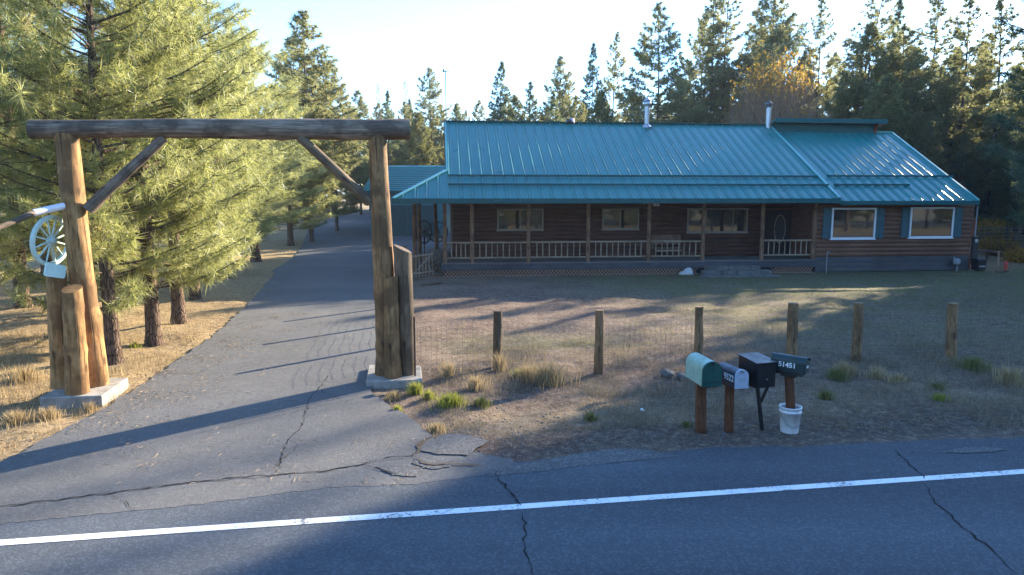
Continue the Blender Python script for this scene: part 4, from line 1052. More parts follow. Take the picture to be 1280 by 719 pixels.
# stovepipes and ridge vent
b = BR-.35; x = PH(808.5, 150, b)[0]; zb = zr(b); zt_ = PH(808.5, 122, b)[1]
sp = MB().tube([(x, b, zb-.2), (x, b, zt_-.3)], .115, 20).build('stovepipe', M['steel'], house)
MB().tube([(x, b, zb-.02), (x, b, zb+.05), (x, b, zb+.14)], [.24, .23, .13], 20, cap=False).build('flashing', M['steel'], sp)
MB().tube([(x, b, zt_-.42), (x, b, zt_-.40), (x, b, zt_-.20), (x, b, zt_-.18)], [.12, .19, .19, .12], 20).build('pipe_collar', M['steel'], sp)
MB().tube([(x, b, zt_-.16), (x, b, zt_-.15), (x, b, zt_), (x, b, zt_+.03)], [.20, .205, .03, .02], 20).build('rain_cap', M['steel'], sp)
b = BR-.25; x = PH(960, 160, b)[0]; zt_ = PH(960, 126, b)[1]; zb = zr(b)
sp = MB().tube([(x, b, zb-.25), (x, b, zt_-.32)], .125, 20).build('stovepipe', M['steel'], house)
MB().tube([(x, b, zt_-.34), (x, b, zt_-.32), (x, b, zt_-.24)], [.13, .19, .15], 16).build('pipe_collar', M['steel_dark'], sp)
mb = MB(); mb.tube([(x, b, zt_-.24), (x, b, zt_-.2)], .10, 14); mb.tube([(x-.02, b, zt_-.2), (x-.02, b, zt_-.12), (x+.0, b, zt_+.0)], [.2, .19, .03], 14); mb.tube([(x, b, zt_-.02), (x, b, zt_+.22)], .02, 6); mb.build('rain_cap', M['steel_dark'], sp)
b = BR-.05; x = PH(712, 156, b)[0]
v = MB().tube([(x-.02, b-.12, zr(b)-.02), (x-.02, b-.02, zr(b)+.10), (x-.02, b, zr(b)+.16)], [.17, .18, .12], 16).build('roof_vent', M['steel_dark'], house)
MB().tube([(x+.10, b-.10, zr(b)), (x+.10, b, zr(b)+.17), (x+.10, b+.02, zr(b)+.20)], [.14, .15, .06], 14).build('vent_cap', plain('faded pink cap', (.62, .42, .45), .6), v)
# porch light at the post, gutter pipe
mb = MB(); x = PH(818, 254, 0)[0]; mb.tube([(x, -.02, ZE-.2), (x, -.04, ZE-.3)], [.05, .07], 10); mb.tube([(x+.15, -.02, ZE-.2), (x+.15, -.04, ZE-.3)], [.05, .07], 10); mb.box(x-.05, x+.2, -.03, .02, ZE-.21, ZE-.17); mb.build('flood_light', M['frame_white'], house)
# ------------------------------------------------------------------ things on and around the porch
def HW(a, b, z=0): v = HO+hx*a+hy*b; v.z = z; return v
# bench
a0, a1 = PH(816, 300, 1.7)[0], PH(853, 300, 1.7)[0]; w = a1-a0
bench = empty('porch_bench', HW((a0+a1)/2, 1.7, ZD), HT, 'brown wooden bench with a rounded high back standing on the porch', 'bench')
mb = MB(); mb.box(-w/2, w/2, -.25, .22, .40, .45); mb.build('seat', M['bench'], bench)
mb = MB(); pr = rrect(w/2, .22, .10); n = len(pr)
vs = [(x, .22, z+.78) for x, z in pr]+[(x, .27, z+.78) for x, z in pr]
mb.add(vs, [tuple(range(n))[::-1], tuple(range(n, 2*n))]+[(i, (i+1) % n, n+(i+1) % n, n+i)[::-1] for i in range(n)]); mb.build('backrest', M['bench'], bench)
for x in (-w/2+.06, w/2-.06):
    for y in (-.21, .2):
        mb = MB(); mb.box(x-.035, x+.035, y-.03, y+.03, 0, .398 if y < 0 else .60); mb.build('leg', M['bench'], bench)
mb = MB(); mb.box(-w/2+.1, w/2-.1, -.215, -.185, .28, .36); mb.build('apron', M['rail_wood'], bench)
# steps
a0, a1 = PH(876, 340, -.4)[0], PH(958, 340, -.4)[0]
st = empty('stone_steps', HW((a0+a1)/2, -.5, 0), HT, 'low grey stone steps leading up to the front porch', 'steps')
w = a1-a0; rng = random.Random(9)
def row(wd, y0, y1, z0, z1, n):
    mb = MB(); x = -wd/2
    for k in range(n):
        ww = wd/n*rng.uniform(.9, 1.08); dz = rng.uniform(-.015, .015); dy = rng.uniform(-.03, .03)
        prism_pts = [(x+.012, y0+dy), (x+ww-.012, y0+dy+rng.uniform(-.02, .02)), (x+ww-.012, y1), (x+.012, y1)]
        vs = [(p[0], p[1], z) for z in (z0, z1+dz-.02) for p in prism_pts]+[(p[0]+(.015 if i in (0, 3) else -.015), p[1]+(.015 if i < 2 else -.015), z1+dz) for i, p in enumerate(prism_pts)]
        mb.add(vs, [(i+4*j, (i+1) % 4+4*j, (i+1) % 4+4*j+4, i+4*j+4) for j in (0, 1) for i in range(4)]+[(8, 9, 10, 11)]); x += ww
    return mb
row(w*.82, -.05, .42, .0, .36, 5).build('step', M['stone'], st); row(w*1.06, -.45, -.06, -.02, .21, 4).build('step', M['stone'], st); row(w*1.2, -.9, -.46, -.05, .06, 5).build('step', M['stone'], st)
o = stone_mesh('pale_rock', .24, .18, .22, 3, M['white_rock']); o.location = HW(PH(861, 343, -.25)[0], -.25, .08); tag(o, 'pale white rock on the grass at the left end of the stone steps', 'rock')
o = stone_mesh('small_pale_rock', .15, .12, .11, 4, M['white_rock']); o.location = HW(PH(853, 344, -.3)[0], -.32, .04); tag(o, 'smaller pale rock left of the big white rock by the steps', 'rock')
p = HW(PH(1033, 335, -.6)[0], -.6, 0); mb = MB(); mb.tube([(0, 0, -.1), (0, 0, .95)], .02, 8); s = mb.build('riser', M['grey_paint']); s.location = p; s.name = 'standpipe'
MB().tube([(-.0, 0, .93), (.09, 0, .95), (.11, 0, .88)], .017, 6).build('spout', M['grey_paint'], s); tag(s, 'thin grey standpipe in the grass before the wing wall', 'standpipe')
# utilities at the right corner
def PG(px, py, y):
    return PY(px, py, y)
yc = HW(AW1, 0).y
tank = empty('gas_meter', HW(PH(1196, 325, -.2)[0], -.2, 0), HT, 'grey gas meter against the skirting at the right end of the house', 'meter')
MB().tube([(0, 0, .28), (0, 0, .32), (0, 0, .50), (0, 0, .56)], [.08, .14, .14, .06], 14).build('body', M['grey_paint'], tank)
MB().tube([(.04, 0, 0), (.04, 0, .30)], .02, 8).build('pipe', M['grey_paint'], tank)
MB().tube([(-.12, .0, .40), (-.12, .0, .58), (-.05, .1, .62)], .018, 8).build('pipe', M['grey_paint'], tank)
x = PH(1223, 335, -.3)[0]
grill = empty('black_bin', HW(x, -.3, 0), HT, 'small black lidded bin on the ground just past the right house corner', 'bin')
mb = MB(); mb.extrude([(-.17, .06), (.17, .06), (.21, .48), (-.21, .48)], -.20, .20); mb.build('body', M['blackplastic'], grill)
mb = MB(); mb.extrude([(-.23, .485), (.23, .485), (.20, .56), (-.18, .56)], -.225, .225); mb.build('lid', M['blackplastic'], grill)
for sx in (-.16, .16): MB().tube([(sx-.02, .12, .06), (sx+.02, .12, .06)], .06, 12).build('wheel', M['grey_paint'], grill)
mb = MB(); mb.box(-.14, .14, -.215, -.205, .2, .26); mb.build('label_strip', M['grey_paint'], grill)
x = PH(1211, 318, .4)[0]
mbx = empty('meter_box', HW(AW1+.10, -.02, .55), HT, 'tall black electric meter box on the right end of the house', 'meter box')
mb = MB(); mb.box(0, .28, 0, .14, 0, .95); mb.build('cabinet', M['blackplastic'], mbx); mb = MB(); mb.box(.02, .26, -.012, 0, .05, .60); mb.build('door', M['blackplastic'], mbx)
MB().tube([(.14, .07, .95), (.14, .07, 2.3)], .03, 8).build('conduit', M['grey_paint'], mbx); MB().tube([(.14, -.05, .77), (.14, 0, .77)], .08, 16).build('dial', M['steel'], mbx)
mb = MB(); mb.box(-.02, .03, .05, .10, -.5, 0); mb.box(.2, .25, .05, .10, -.5, 0); mb.build('foot', M['red'], mbx)
p = HW(PH(1217, 300, 2.5)[0], 2.5, 0)
log(p, p+Vector((0, 0, 2.2)), .09, .085, random.Random(1), n=10).build('gate_post', M['porch_post']); tag(bpy.data.objects['gate_post'], 'tall brown wooden post standing past the right end of the house', 'post')
# rail fence behind, right
yb = 40
ff = empty('field_fence', (0, 0, 0), 0, 'pale wire field fence with posts at the forest edge right of the house', 'fence')
pp = [Vector((x, 41+.12*(x-26), 0)) for x in (26.5, 30, 33.5, 37, 40.5)]
for q in pp:
    z = gz(q.x, q.y); log((q.x, q.y, z), (q.x, q.y, z+1.5), .07, .06, random.Random(int(q.x)), n=8, seg=5).build('post', M['log_grey'], ff)
mb = MB()
for a, b in zip(pp[:-1], pp[1:]):
    for k in range(6):
        za, zb_ = gz(a.x, a.y)+.25+.22*k, gz(b.x, b.y)+.25+.22*k
        mb.tube([(a.x, a.y-.08, za), ((a.x+b.x)/2, (a.y+b.y)/2-.08, (za+zb_)/2-.03), (b.x, b.y-.08, zb_)], .022, 5, cap=False)
mb.build('wire', M['grey_paint'], ff)
rl = empty('log_rail_edging', (0, 0, 0), 0, 'low grey log rail lying along the path right of the house', 'log rail')
q0, q1, q2 = PY(1212, 313, 36), PY(1235, 318, 35.5), PY(1284, 326, 33.5)
for a, b in ((q0, q1), (q1, q2)): log(Vector((a.x, a.y, .42)), Vector((b.x, b.y, .42)), .07, .06, random.Random(2), n=10, seg=8).build('rail', M['log_grey'], rl)
for q in (q1, q2): log(Vector((q.x, q.y+.05, 0)), Vector((q.x, q.y+.05, .46)), .06, .06, random.Random(3), n=8, seg=3).build('support', M['log_grey'], rl)
p = P(1247, 334); log(p, p+Vector((0, 0, .75)), .045, .04, random.Random(6), n=8, seg=5).build('garden_stake', M['rail_wood']); tag(bpy.data.objects['garden_stake'], 'short pale wooden stake in the ground right of the black bin', 'stake')
p = P(1257, 338); hyd = empty('red_hydrant', p, R(20), 'small red yard hydrant in the sunny patch right of the house', 'hydrant')
MB().tube([(0, 0, 0), (0, 0, .18), (0, 0, .34), (0, 0, .40)], [.07, .06, .08, .03], 12).build('barrel', plain('bright red paint', (.5, .05, .03), .5), hyd); MB().tube([(-.13, 0, .27), (.13, 0, .27)], .035, 10).build('nozzle', plain('red nozzle paint', (.45, .05, .03), .5), hyd)
p = P(1251, 341); log(p+Vector((-.3, -.1, .06)), p+Vector((.35, .1, .07)), .06, .05, random.Random(8), n=9, seg=4).build('fallen_log', M['log_grey']); tag(bpy.data.objects['fallen_log'], 'short grey fallen log lying in front of the red hydrant', 'log')
# left end: white log gate, iron wheels
p0, p1 = P(515, 349), P(540, 346)
wg = empty('garden_gate', p0, math.atan2(p1.y-p0.y, p1.x-p0.x)+.0, 'pale rustic pole gate at the left corner of the porch', 'gate'); L = (p1-p0).length+.1; rng = random.Random(14)
for z in (.18, .88): log((0, 0, z), (L, 0, z+.06), .035, .03, rng, n=8, seg=6).build('rail', M['rail_wood'], wg)
for k in range(7): log((.06+k*(L-.1)/6, .03, .05), (.06+k*(L-.1)/6+rng.uniform(-.03, .03), .03, .98+rng.uniform(-.05, .04)), .024, .02, rng, n=7, seg=4).build('picket', M['rail_wood'], wg)
mb = MB(); mb.tube([(0, .05, .1), (L, .05, .95)], .022, 7); mb.build('brace', M['rail_wood'], wg)
dp = P(524, 357); log(dp, dp+Vector((.75, .55, .05)), .06, .05, rng, n=9, seg=6).build('ground_pole', M['log_grey']); tag(bpy.data.objects['ground_pole'], 'grey pole lying on the ground in front of the pale pole gate', 'pole')
xx = PH(549, 318, .35); wheel('grey_wheel', HW(xx[0], .35, .58), .54, .07, .05, 10, M['old_wheel'], HT+R(25), R(-8), 'large grey wagon wheel leaning on the left end of the porch deck', None, .1, .022)
for px, lb in ((530, 'black iron wheel nearer the corner post at the left end of the porch'), (547, 'black iron wheel in the yard seen between the left porch posts')):
    q = PY(px, 290, 40 if px == 547 else 36); z = gz(q.x, q.y)
    wheel('iron_wheel', Vector((q.x, q.y, q.z)), .62, .07, .05, 10, M['dark_metal'], R(10 if px == 547 else 55), 0, lb, 'black iron wheels by the driveway', .08, .02)
    s = MB().tube([(q.x, q.y+.08, z), (q.x, q.y+.08, q.z+.3)], .04, 8).build('wheel_post', M['post_wood']); tag(s, 'short post holding up the '+lb.split(' at the')[0].split(' in the')[0]+(' in the yard' if px == 547 else ' by the porch'), 'post')
# ------------------------------------------------------------------ garage behind
GY = 47
g0_, g1_ = PY(462, 240, GY), PY(556, 240, GY); gbz = float(ramp_h(np.float64(-10), np.float64(GY)))
gar = empty('garage', (g0_.x, GY, gbz), 0, 'teal metal garage behind the house at the end of the driveway', 'garage')
gw = g1_.x-g0_.x; ez = PY(500, 239, GY-.4).z-gbz; rz_ = PY(500, 207, GY+4.5).z-gbz
mb = MB(); mb.box(0, gw, 0, 9, 0, ez-.05); mb.build('wall', plain('dull teal wall panel', (.03, .16, .17), .5), gar)
mb = MB(); d = .0
zf2 = lambda b: ez+(rz_-ez)*(b+.4)/4.9
mb.add([(-.4, -.4, ez), (gw+.4, -.4, ez), (gw+.4, 4.5, rz_), (-.4, 4.5, rz_), (gw+.4, 9.4, ez), (-.4, 9.4, ez)], [(0, 1, 2, 3), (3, 2, 4, 5)])
for k in range(13):
    b = -.35+k*.37; mb.box(-.4, gw+.4, b, b+.07, zf2(b)-.01, zf2(b)+.05)
mb.extrude([(0, ez-.06), (9, ez-.06), (4.5, rz_-.05)], .01, gw-.01)
grf = mb.build('roof', M['roof'], gar)
mb = MB(); mb.box(-.42, gw+.42, -.44, -.405, ez-.2, ez+.02); mb.build('fascia', M['trim'], grf)
for x in (gw*.32, gw*.68):
    mb = MB(); mb.box(x-.9, x+.9, -.05, -.005, .02, 2.1)
    for k in range(1, 4): mb.box(x-.88, x+.88, -.062, -.05, k*.52-.02, k*.52+.02)
    mb.build('door', plain('dark garage door', (.02, .07, .075), .6), gar)
# antenna pole behind the house
q = PY(557, 88, 52); z = gz(q.x, q.y)
an = empty('antenna_pole', (q.x, q.y, z), 0, 'thin grey antenna pole rising behind the left end of the roof', 'pole')
MB().tube([(0, 0, 0), (0, 0, q.z-z)], .045, 8).build('mast', M['grey_paint'], an)
mb = MB(); mb.tube([(-.25, 0, q.z-z-.1), (.25, 0, q.z-z-.1)], .03, 6); mb.tube([(-.2, 0, q.z-z), (-.08, 0, q.z-z)], .09, 8); mb.build('antenna', M['dark_metal'], an)
# ------------------------------------------------------------------ trees
def needles(tufts, k, L, w, rs, spread=.9, shoot=.12):
    """tufts: (pos, dir, size, tint) -> thin triangles radiating round the shoot end"""
    n = len(tufts); C = np.array([t[0] for t in tufts]); D = np.array([t[1] for t in tufts]); S = np.array([t[2] for t in tufts]); Tn = np.array([t[3] for t in tufts])
    C = np.repeat(C, k, 0); D = np.repeat(D, k, 0); S = np.repeat(S, k); Tn = np.repeat(Tn, k)
    N = n*k; rv = rs.normal(size=(N, 3)); rv /= np.linalg.norm(rv, axis=1)[:, None]
    d = D*(1-spread*.5)+rv*spread; d /= np.linalg.norm(d, axis=1)[:, None]
    b = C - D*(rs.rand(N)*shoot*S)[:, None]
    ln = (L*S*rs.uniform(.6, 1.1, N))[:, None]
    wv = np.cross(d, rs.normal(size=(N, 3))); wv /= np.linalg.norm(wv, axis=1)[:, None]+1e-9
    wv *= (w*S*.5)[:, None]
    tip = b+d*ln; tip[:, 2] -= ln[:, 0]*.10
    V = np.stack([b-wv, b+wv, tip], 1).reshape(-1, 3)
    tint = np.repeat(np.clip(Tn+rs.normal(0, .10, N), .07, 1), 3)
    return V, np.arange(N*3).reshape(-1, 3), tint
def build_conifer(seed, H, R0, base, prof, nb, L, w, k, ntw, mat, bark, up=.1, droop=0, tr=.011, clumpy=.0, limb_n=5, spread=.9, dead=0, lean=0, tuft_var=.3, nz=None, sub=.42, shoot=.12):
    """returns (trunk mesh, crown mesh). prof(t) -> relative branch length, t = 0 at the crown base, 1 at the tip"""
    rg = random.Random(seed); rs = np.random.RandomState(seed)
    tb = MB(); seg = 12; ph = rg.uniform(0, 6)
    def trunk(z): s = z/H; return Vector((lean*H*s**1.4+.012*H*math.sin(s*4+ph)*s, .010*H*math.sin(s*5+ph*2)*s, z))
    pts = [trunk(H*i/seg) for i in range(seg+1)]
    rr = [tr*H*(1-.93*i/seg)+(.35*tr*H if i == 0 else 0) for i in range(seg+1)]
    pts.insert(1, trunk(H*.03)); rr.insert(1, tr*H*1.03)
    tb.tube(pts, rr, 9 if limb_n > 3 else 6, True)
    tufts = []
    for i in range(nb):
        t = (i+rg.random())/nb; t = t**.92
        z = base+(H*.985-base)*t; az = rg.uniform(0, 2*PI)
        l = R0*prof(t)*(rg.uniform(.62, 1.12) if limb_n > 3 else rg.uniform(.74, 1.16))
        if clumpy and rg.random() < clumpy: l *= rg.uniform(.25, .6)
        if l < .12: l = .12
        o = Vector((math.cos(az), math.sin(az), 0)); s0 = trunk(z); side = Vector((-o.y, o.x, 0))
        upk = up+.55*t*t-.25*(1-t)*droop
        def bp(s, l=l, o=o, s0=s0, upk=upk): return s0+o*(l*s)+Vector((0, 0, l*(upk*s+.16*s*s-droop*.28*math.sin(s*PI*.8))))
        q = [bp(s) for s in (0, .35, .7, 1)]
        br = max(.006, tr*H*.20*(l/R0)*(1 if limb_n > 3 else 1.2))
        tb.tube(q, [br, br*.75, br*.5, br*.22], limb_n, False)
        if dead and t < dead: continue
        nt = max(2, int(ntw*l/R0)); tone = rg.random()
        for j in range(nt):
            s = .30+.70*(j+.6)/nt if nt > 2 else rg.uniform(.5, 1)
            p = bp(s); sl = l*sub*(1.15-.75*s)*rg.uniform(.5, 1.1); sg = 1 if j % 2 else -1
            dirv = (o*rg.uniform(.5, 1)+side*sg*rg.uniform(.5, 1.1)+Vector((0, 0, rg.uniform(-.12, .45)))).normalized()
            e = p+dirv*sl
            if sl > .12 and limb_n > 3: tb.tube([p, p.lerp(e, .5)+Vector((0, 0, -.02)), e], [br*.32+.003, .006, .004], 3, False)
            tn = min(1, max(.07, .28+.4*tone*.6+rg.uniform(-.1, .45)))
            if rg.random() < .03: tn = .02
            tufts.append((e, (dirv+Vector((0, 0, .35))).normalized(), rg.uniform(1-tuft_var, 1+tuft_var), tn))
            if sl > .3: tufts.append((p.lerp(e, .5)+Vector((0, 0, .03)), (dirv*.6+Vector((0, 0, .6))).normalized(), rg.uniform(.7, 1), tn))
        tufts.append((bp(1), (o+Vector((0, 0, upk+.3))).normalized(), 1.05, min(1, .4+.5*rg.random())))
    tufts.append((trunk(H*.99), Vector((0, 0, 1)), 1, .5))
    V, Fq, T = needles(tufts, k, L, w, rs, spread, shoot)
    cm = fast_mesh('pine_crown', V, Fq, mat, T)
    o = tb.build('trunk', bark); tm = o.data; bpy.data.objects.remove(o)
    return tm, cm, len(V)//3
round_prof = lambda t: (min(1, .72+1.1*t) if t < .25 else (1-((t-.25)/.75)**1.7*.93))
cone_prof = lambda t: max(.04, (1-t)**.85*(.75+.25*min(1, t*6)))
open_prof = lambda t: max(.06, (.55+1.2*t if t < .32 else (1-(t-.32)/.68)**.75*.94))
slim_prof = lambda t: max(.08, (.6+.7*t if t < .3 else .81*(1-(t-.3)/.7)**.6))
NEAR = []
for s in range(4):
    tm, cm, n = build_conifer(100+s, 11.0, 2.9, 1.1, round_prof, 160, .29, .0125, 46, 11, M['needle_near'], M['bark'], up=.16, droop=.12, tr=.0165, limb_n=5, clumpy=.12, spread=1.1, shoot=.35, sub=.36)
    NEAR.append((tm, cm))
print('near tris', n)
def mid(kind_, seeds, *a, **k): return [build_conifer(s, *a, **k)[:2] for s in seeds]
FAR = {
 'open':  mid('open', (1, 2, 3), 18, 4.1, 3.0, open_prof, 165, .38, .048, 20, 20, M['needle_open'], M['bark_far'], up=.10, droop=.3, tr=.010, clumpy=.30, limb_n=3, tuft_var=.4),
 'dense': mid('dense', (4, 5, 6), 16, 3.2, 1.2, cone_prof, 230, .32, .046, 18, 17, M['needle_dense'], M['bark_far'], up=-.05, droop=.25, tr=.010, clumpy=.12, limb_n=3),
 'pine':  mid('pine', (7, 8, 9), 16, 3.5, 1.4, open_prof, 200, .36, .048, 20, 18, M['needle_open'], M['bark_far'], up=.12, droop=.2, tr=.010, clumpy=.18, limb_n=3),
 'slim':  mid('slim', (10, 11, 12), 18, 2.3, 3.5, slim_prof, 160, .32, .044, 18, 13, M['needle_open'], M['bark_far'], up=.12, droop=.4, tr=.0085, clumpy=.3, limb_n=3),
 'bright': mid('bright', (13, 14), 10, 2.4, .6, open_prof, 180, .32, .05, 18, 13, M['needle_bright'], M['bark_far'], up=.2, droop=.15, tr=.011, clumpy=.12, limb_n=3),
 'bare':  mid('bare', (15, 16), 17, 1.5, 5, slim_prof, 100, .22, .026, 8, 6, M['needle_brown'], M['bark_far'], up=.12, droop=.5, tr=.0075, clumpy=.3, limb_n=3, dead=.35),
 'lean':  mid('lean', (17,), 19, 3.2, 4.5, slim_prof, 150, .34, .045, 18, 16, M['needle_open'], M['bark_far'], up=.1, droop=.4, tr=.012, clumpy=.3, limb_n=3, lean=.10),
 'round': mid('round', (18,), 9, 2.9, 1.0, lambda t: math.sqrt(max(.02, 1-(2*t-1)**2)), 150, .32, .034, 20, 13, M['needle_dense'], M['bark_far'], up=.2, tr=.011, limb_n=3),
}
base_h = {'open': 18, 'dense': 16, 'pine': 16, 'slim': 18, 'bright': 10, 'bare': 17, 'lean': 19, 'round': 9}
def tree(meshes, loc, s, rz, label, name='pine_tree', group=None, sx=1.0, cat='tree'):
    r = empty(name, loc, rz, label, cat, group); r.scale = (s*sx, s*sx, s)
    link('trunk', meshes[0], r); link('crown', meshes[1], r); return r
def far(px, pytop, Y, kd, label, i=0, sx=1.0, group='trees rising behind the roof', rz=None, name=None):
    q = PY(px, pytop, Y); z = gz(q.x, q.y)
    s = (q.z-z)/base_h[kd]; v = FAR[kd]
    rg = random.Random(int(px*13+Y))
    return tree(v[i % len(v)], (q.x, q.y, z-.05), s, rg.uniform(0, 6.28) if rz is None else rz, label, name or {'dense': 'fir_tree', 'round': 'round_pine'}.get(kd, 'pine_tree'), group, sx)
# the row of young ponderosas left of the driveway
row_ = [(-8.4, 8.6, None, 1.02, 1, 'pine standing nearest the road, left of the log gate, mostly outside the picture edge'),
 (-12.2, 13.2, None, 1.1, 0, 'long needled pine filling the left edge behind the wagon wheel'),
 (143, 451, None, .98, 2, 'long needled pine with the nearest thick trunk right behind the left gate post'),
 (193, 429, None, 1.04, 3, 'sunlit pine with the slender straight trunk, second from the gate'),
 (224, 403, None, 1.05, 1, 'sunlit pine third from the gate along the driveway'),
 (244, 375, None, .95, 0, 'pine fourth from the gate, its trunk half hidden behind the third'),
 (278, 348, None, 1.06, 2, 'pine fifth from the gate with a dark isolated trunk on the straw verge'),
 (320, 327, None, 1.0, 1, 'pine sixth from the gate with a short dark trunk at the driveway edge'),
 (363, 297, 42, .80, 3, 'farthest pine of the driveway row with low dark green boughs over the court'),
 (-14.5, 20, None, 1.1, 3, 'pine of the second row left of the driveway, behind the first trees'),
 (-18.5, 27, None, 1.15, 0, 'pine deep in the left grove, seen only through gaps'),
 (-19.0, 35, None, 1.2, 2, 'pine at the back of the left grove'),
 (-21, 16, None, 1.1, 1, 'pine at the far left of the grove beyond the picture edge')]
for i, (a, b, Y_, s, v, lab) in enumerate(row_):
    if a > 0:
        p = P(a, b); 
        if Y_: p = PY(a, b, Y_)
        x, y = p.x, p.y
    else: x, y = a, b
    if i == 0: continue
    tree(NEAR[v], (x, y, gz(x, y)-.03), s, 1.3*i+.4, 'tall '+lab if i in (1, 9) else lab, 'ponderosa_pine', 'long needled pines along the driveway', {2: .80, 3: .86, 4: .9, 5: .95, 6: 1.22, 7: 1.3, 8: 1.35}.get(i, 1.0))
# a near bough reaching in from the right edge
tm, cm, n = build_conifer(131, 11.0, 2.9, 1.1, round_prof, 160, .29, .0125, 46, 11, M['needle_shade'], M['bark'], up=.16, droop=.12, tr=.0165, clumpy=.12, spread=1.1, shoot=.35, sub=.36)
tree((tm, cm), (17.6, 19.2, 0), 1.25, 2.2, 'blurred dark green pine bough reaching in at the upper right edge', 'ponderosa_pine', None, 1.05)
B = 'trees rising behind the roof'
T_ = [
 (378, 10, 44, 'pine', 'dark pine rising above the bright pine row at the left end of the sky gap', 0, 1.15),
 (414, 75, 50, 'pine', 'dark pine shoulder right of the tallest tree at the left of the sky gap', 1, 1.1),
 (447, 112, 66, 'pine', 'small pine above the right half of the gate beam', 2, 1),
 (473, 103, 74, 'bare', 'thin grey half bare pine above the right end of the gate beam', 0, 1),
 (483, 112, 66, 'dense', 'green cone shaped fir above the right gate post', 0, 1),
 (506, 98, 76, 'bare', 'thin pale bare pine right of the gate beam end', 1, 1.1),
 (538, 82, 66, 'open', 'pine with open crown just left of the antenna pole', 0, .9),
 (522, 140, 62, 'bright', 'bright young pine behind the garage roof', 0, 1.0),
 (571, 128, 74, 'dense', 'short dark fir just right of the antenna pole', 1, 1.1),
 (583, 136, 80, 'slim', 'narrow little pine next to the short dark fir', 1, 1),
 (600, 124, 70, 'pine', 'low pine left of the broad dense fir on the left roof', 0, .8),
 (626, 75, 60, 'dense', 'broad dense tree over the left third of the roof', 1, 1.0),
 (645, 118, 66, 'bright', 'pale tree right of the broad dense tree over the left third of the roof', 1, .8),
 (661, 100, 64, 'slim', 'narrow yellow green pine left of the two dark pines near the roof vent', 0, 1.1),
 (684, 97, 74, 'bare', 'thin bare topped pine left of the roof vent', 0, .9),
 (701, 68, 66, 'pine', 'thin topped pine just above the roof vent', 1, .85),
 (690, 112, 62, 'dense', 'small dark fir at the foot of the thin topped pine above the roof vent', 2, .9),
 (742, 52, 62, 'dense', 'tall dark fir right of the roof vent', 2, .8),
 (722, 118, 58, 'pine', 'low dark pine between the roof vent and the tall dark fir', 2, .9),
 (751, 112, 52, 'bright', 'bright yellow green young pine at the foot of the tall dark fir', 0, .75),
 (770, 38, 64, 'slim', 'tall bare stemmed pine left of the silver stovepipe', 1, .95),
 (790, 108, 60, 'pine', 'low pine between the bare stemmed pine and the silver stovepipe', 1, .9),
 (824, 2, 54, 'open', 'large open crowned pine rising right behind the silver stovepipe', 1, .95),
 (852, 95, 62, 'bright', 'low pale pine right of the large open crowned pine', 1, 1.0),
 (880, 12, 62, 'open', 'open pine with drooping left boughs over the middle of the roof', 2, .85),
 (893, -20, 58, 'slim', 'left of two straight tall pines over the middle roof', 2, 1.1),
 (911, -32, 57, 'slim', 'right of two straight tall pines over the middle roof', 0, 1.1),
 (898, 92, 60, 'pine', 'low dark pine below the two straight tall pines', 0, 1.0),
 (936, 70, 64, 'open', 'pine seen in the gap left of the yellow leaved shrub', 0, .8),
 (968, -24, 56, 'pine', 'big broad pine behind the yellow leaved shrub, cut by the picture top', 2, .95),
 (1004, 62, 60, 'pine', 'green pine right of the big broad pine', 1, .8),
 (1029, -8, 60, 'slim', 'thin dark stemmed pine right of the yellow leaved shrub', 1, 1.0),
 (1072, -22, 56, 'lean', 'tall pine with a leaning dark trunk behind the clerestory', 0, 1.0),
 (1040, 96, 62, 'pine', 'low dark pine at the foot of the leaning trunk', 2, .9),
 (1088, 28, 52, 'bright', 'bright sunlit pine behind the right end of the clerestory', 1, .85),
 (1122, -6, 62, 'dense', 'tall dark fir cut by the picture top right of the clerestory', 0, .9),
 (1110, 92, 48, 'bright', 'bushy sunlit pine low behind the clerestory end', 0, 1.05),
 (1146, 60, 50, 'pine', 'olive pine over the upper part of the wing roof', 0, .9),
 (1172, -22, 52, 'slim', 'tall pine with a straight thick trunk over the wing roof slope', 0, 1.15),
 (1163, 150, 46, 'pine', 'low shaded pine behind the wing roof slope', 1, 1.0),
 (1196, 60, 56, 'pine', 'shaded pine right of the straight thick trunk', 2, .9),
 (1214, -14, 50, 'slim', 'tall pine with a grey trunk above the right roof corner', 1, 1.1),
 (1238, 40, 58, 'slim', 'slim shaded pine right of the grey trunk', 2, 1.1),
 (1258, -22, 48, 'slim', 'tall dark pine behind the near bough at the upper right', 2, 1.1),
 (1205, 165, 47, 'dense', 'low dark fir behind the right roof corner', 1, 1.1),
 (1250, 140, 50, 'dense', 'dark fir behind the field fence at the right', 2, 1.0),
 (1284, 110, 47, 'pine', 'dark pine at the right edge behind the field fence', 1, 1.1),
]
for (px, py, Y_, kd, lab, i, sx) in T_: far(px, py, Y_, kd, lab, i, sx, B)
far(968, 44, 63, 'round', 'rounded dark green tree directly behind the yellow leaved shrub', 0, .62, B)
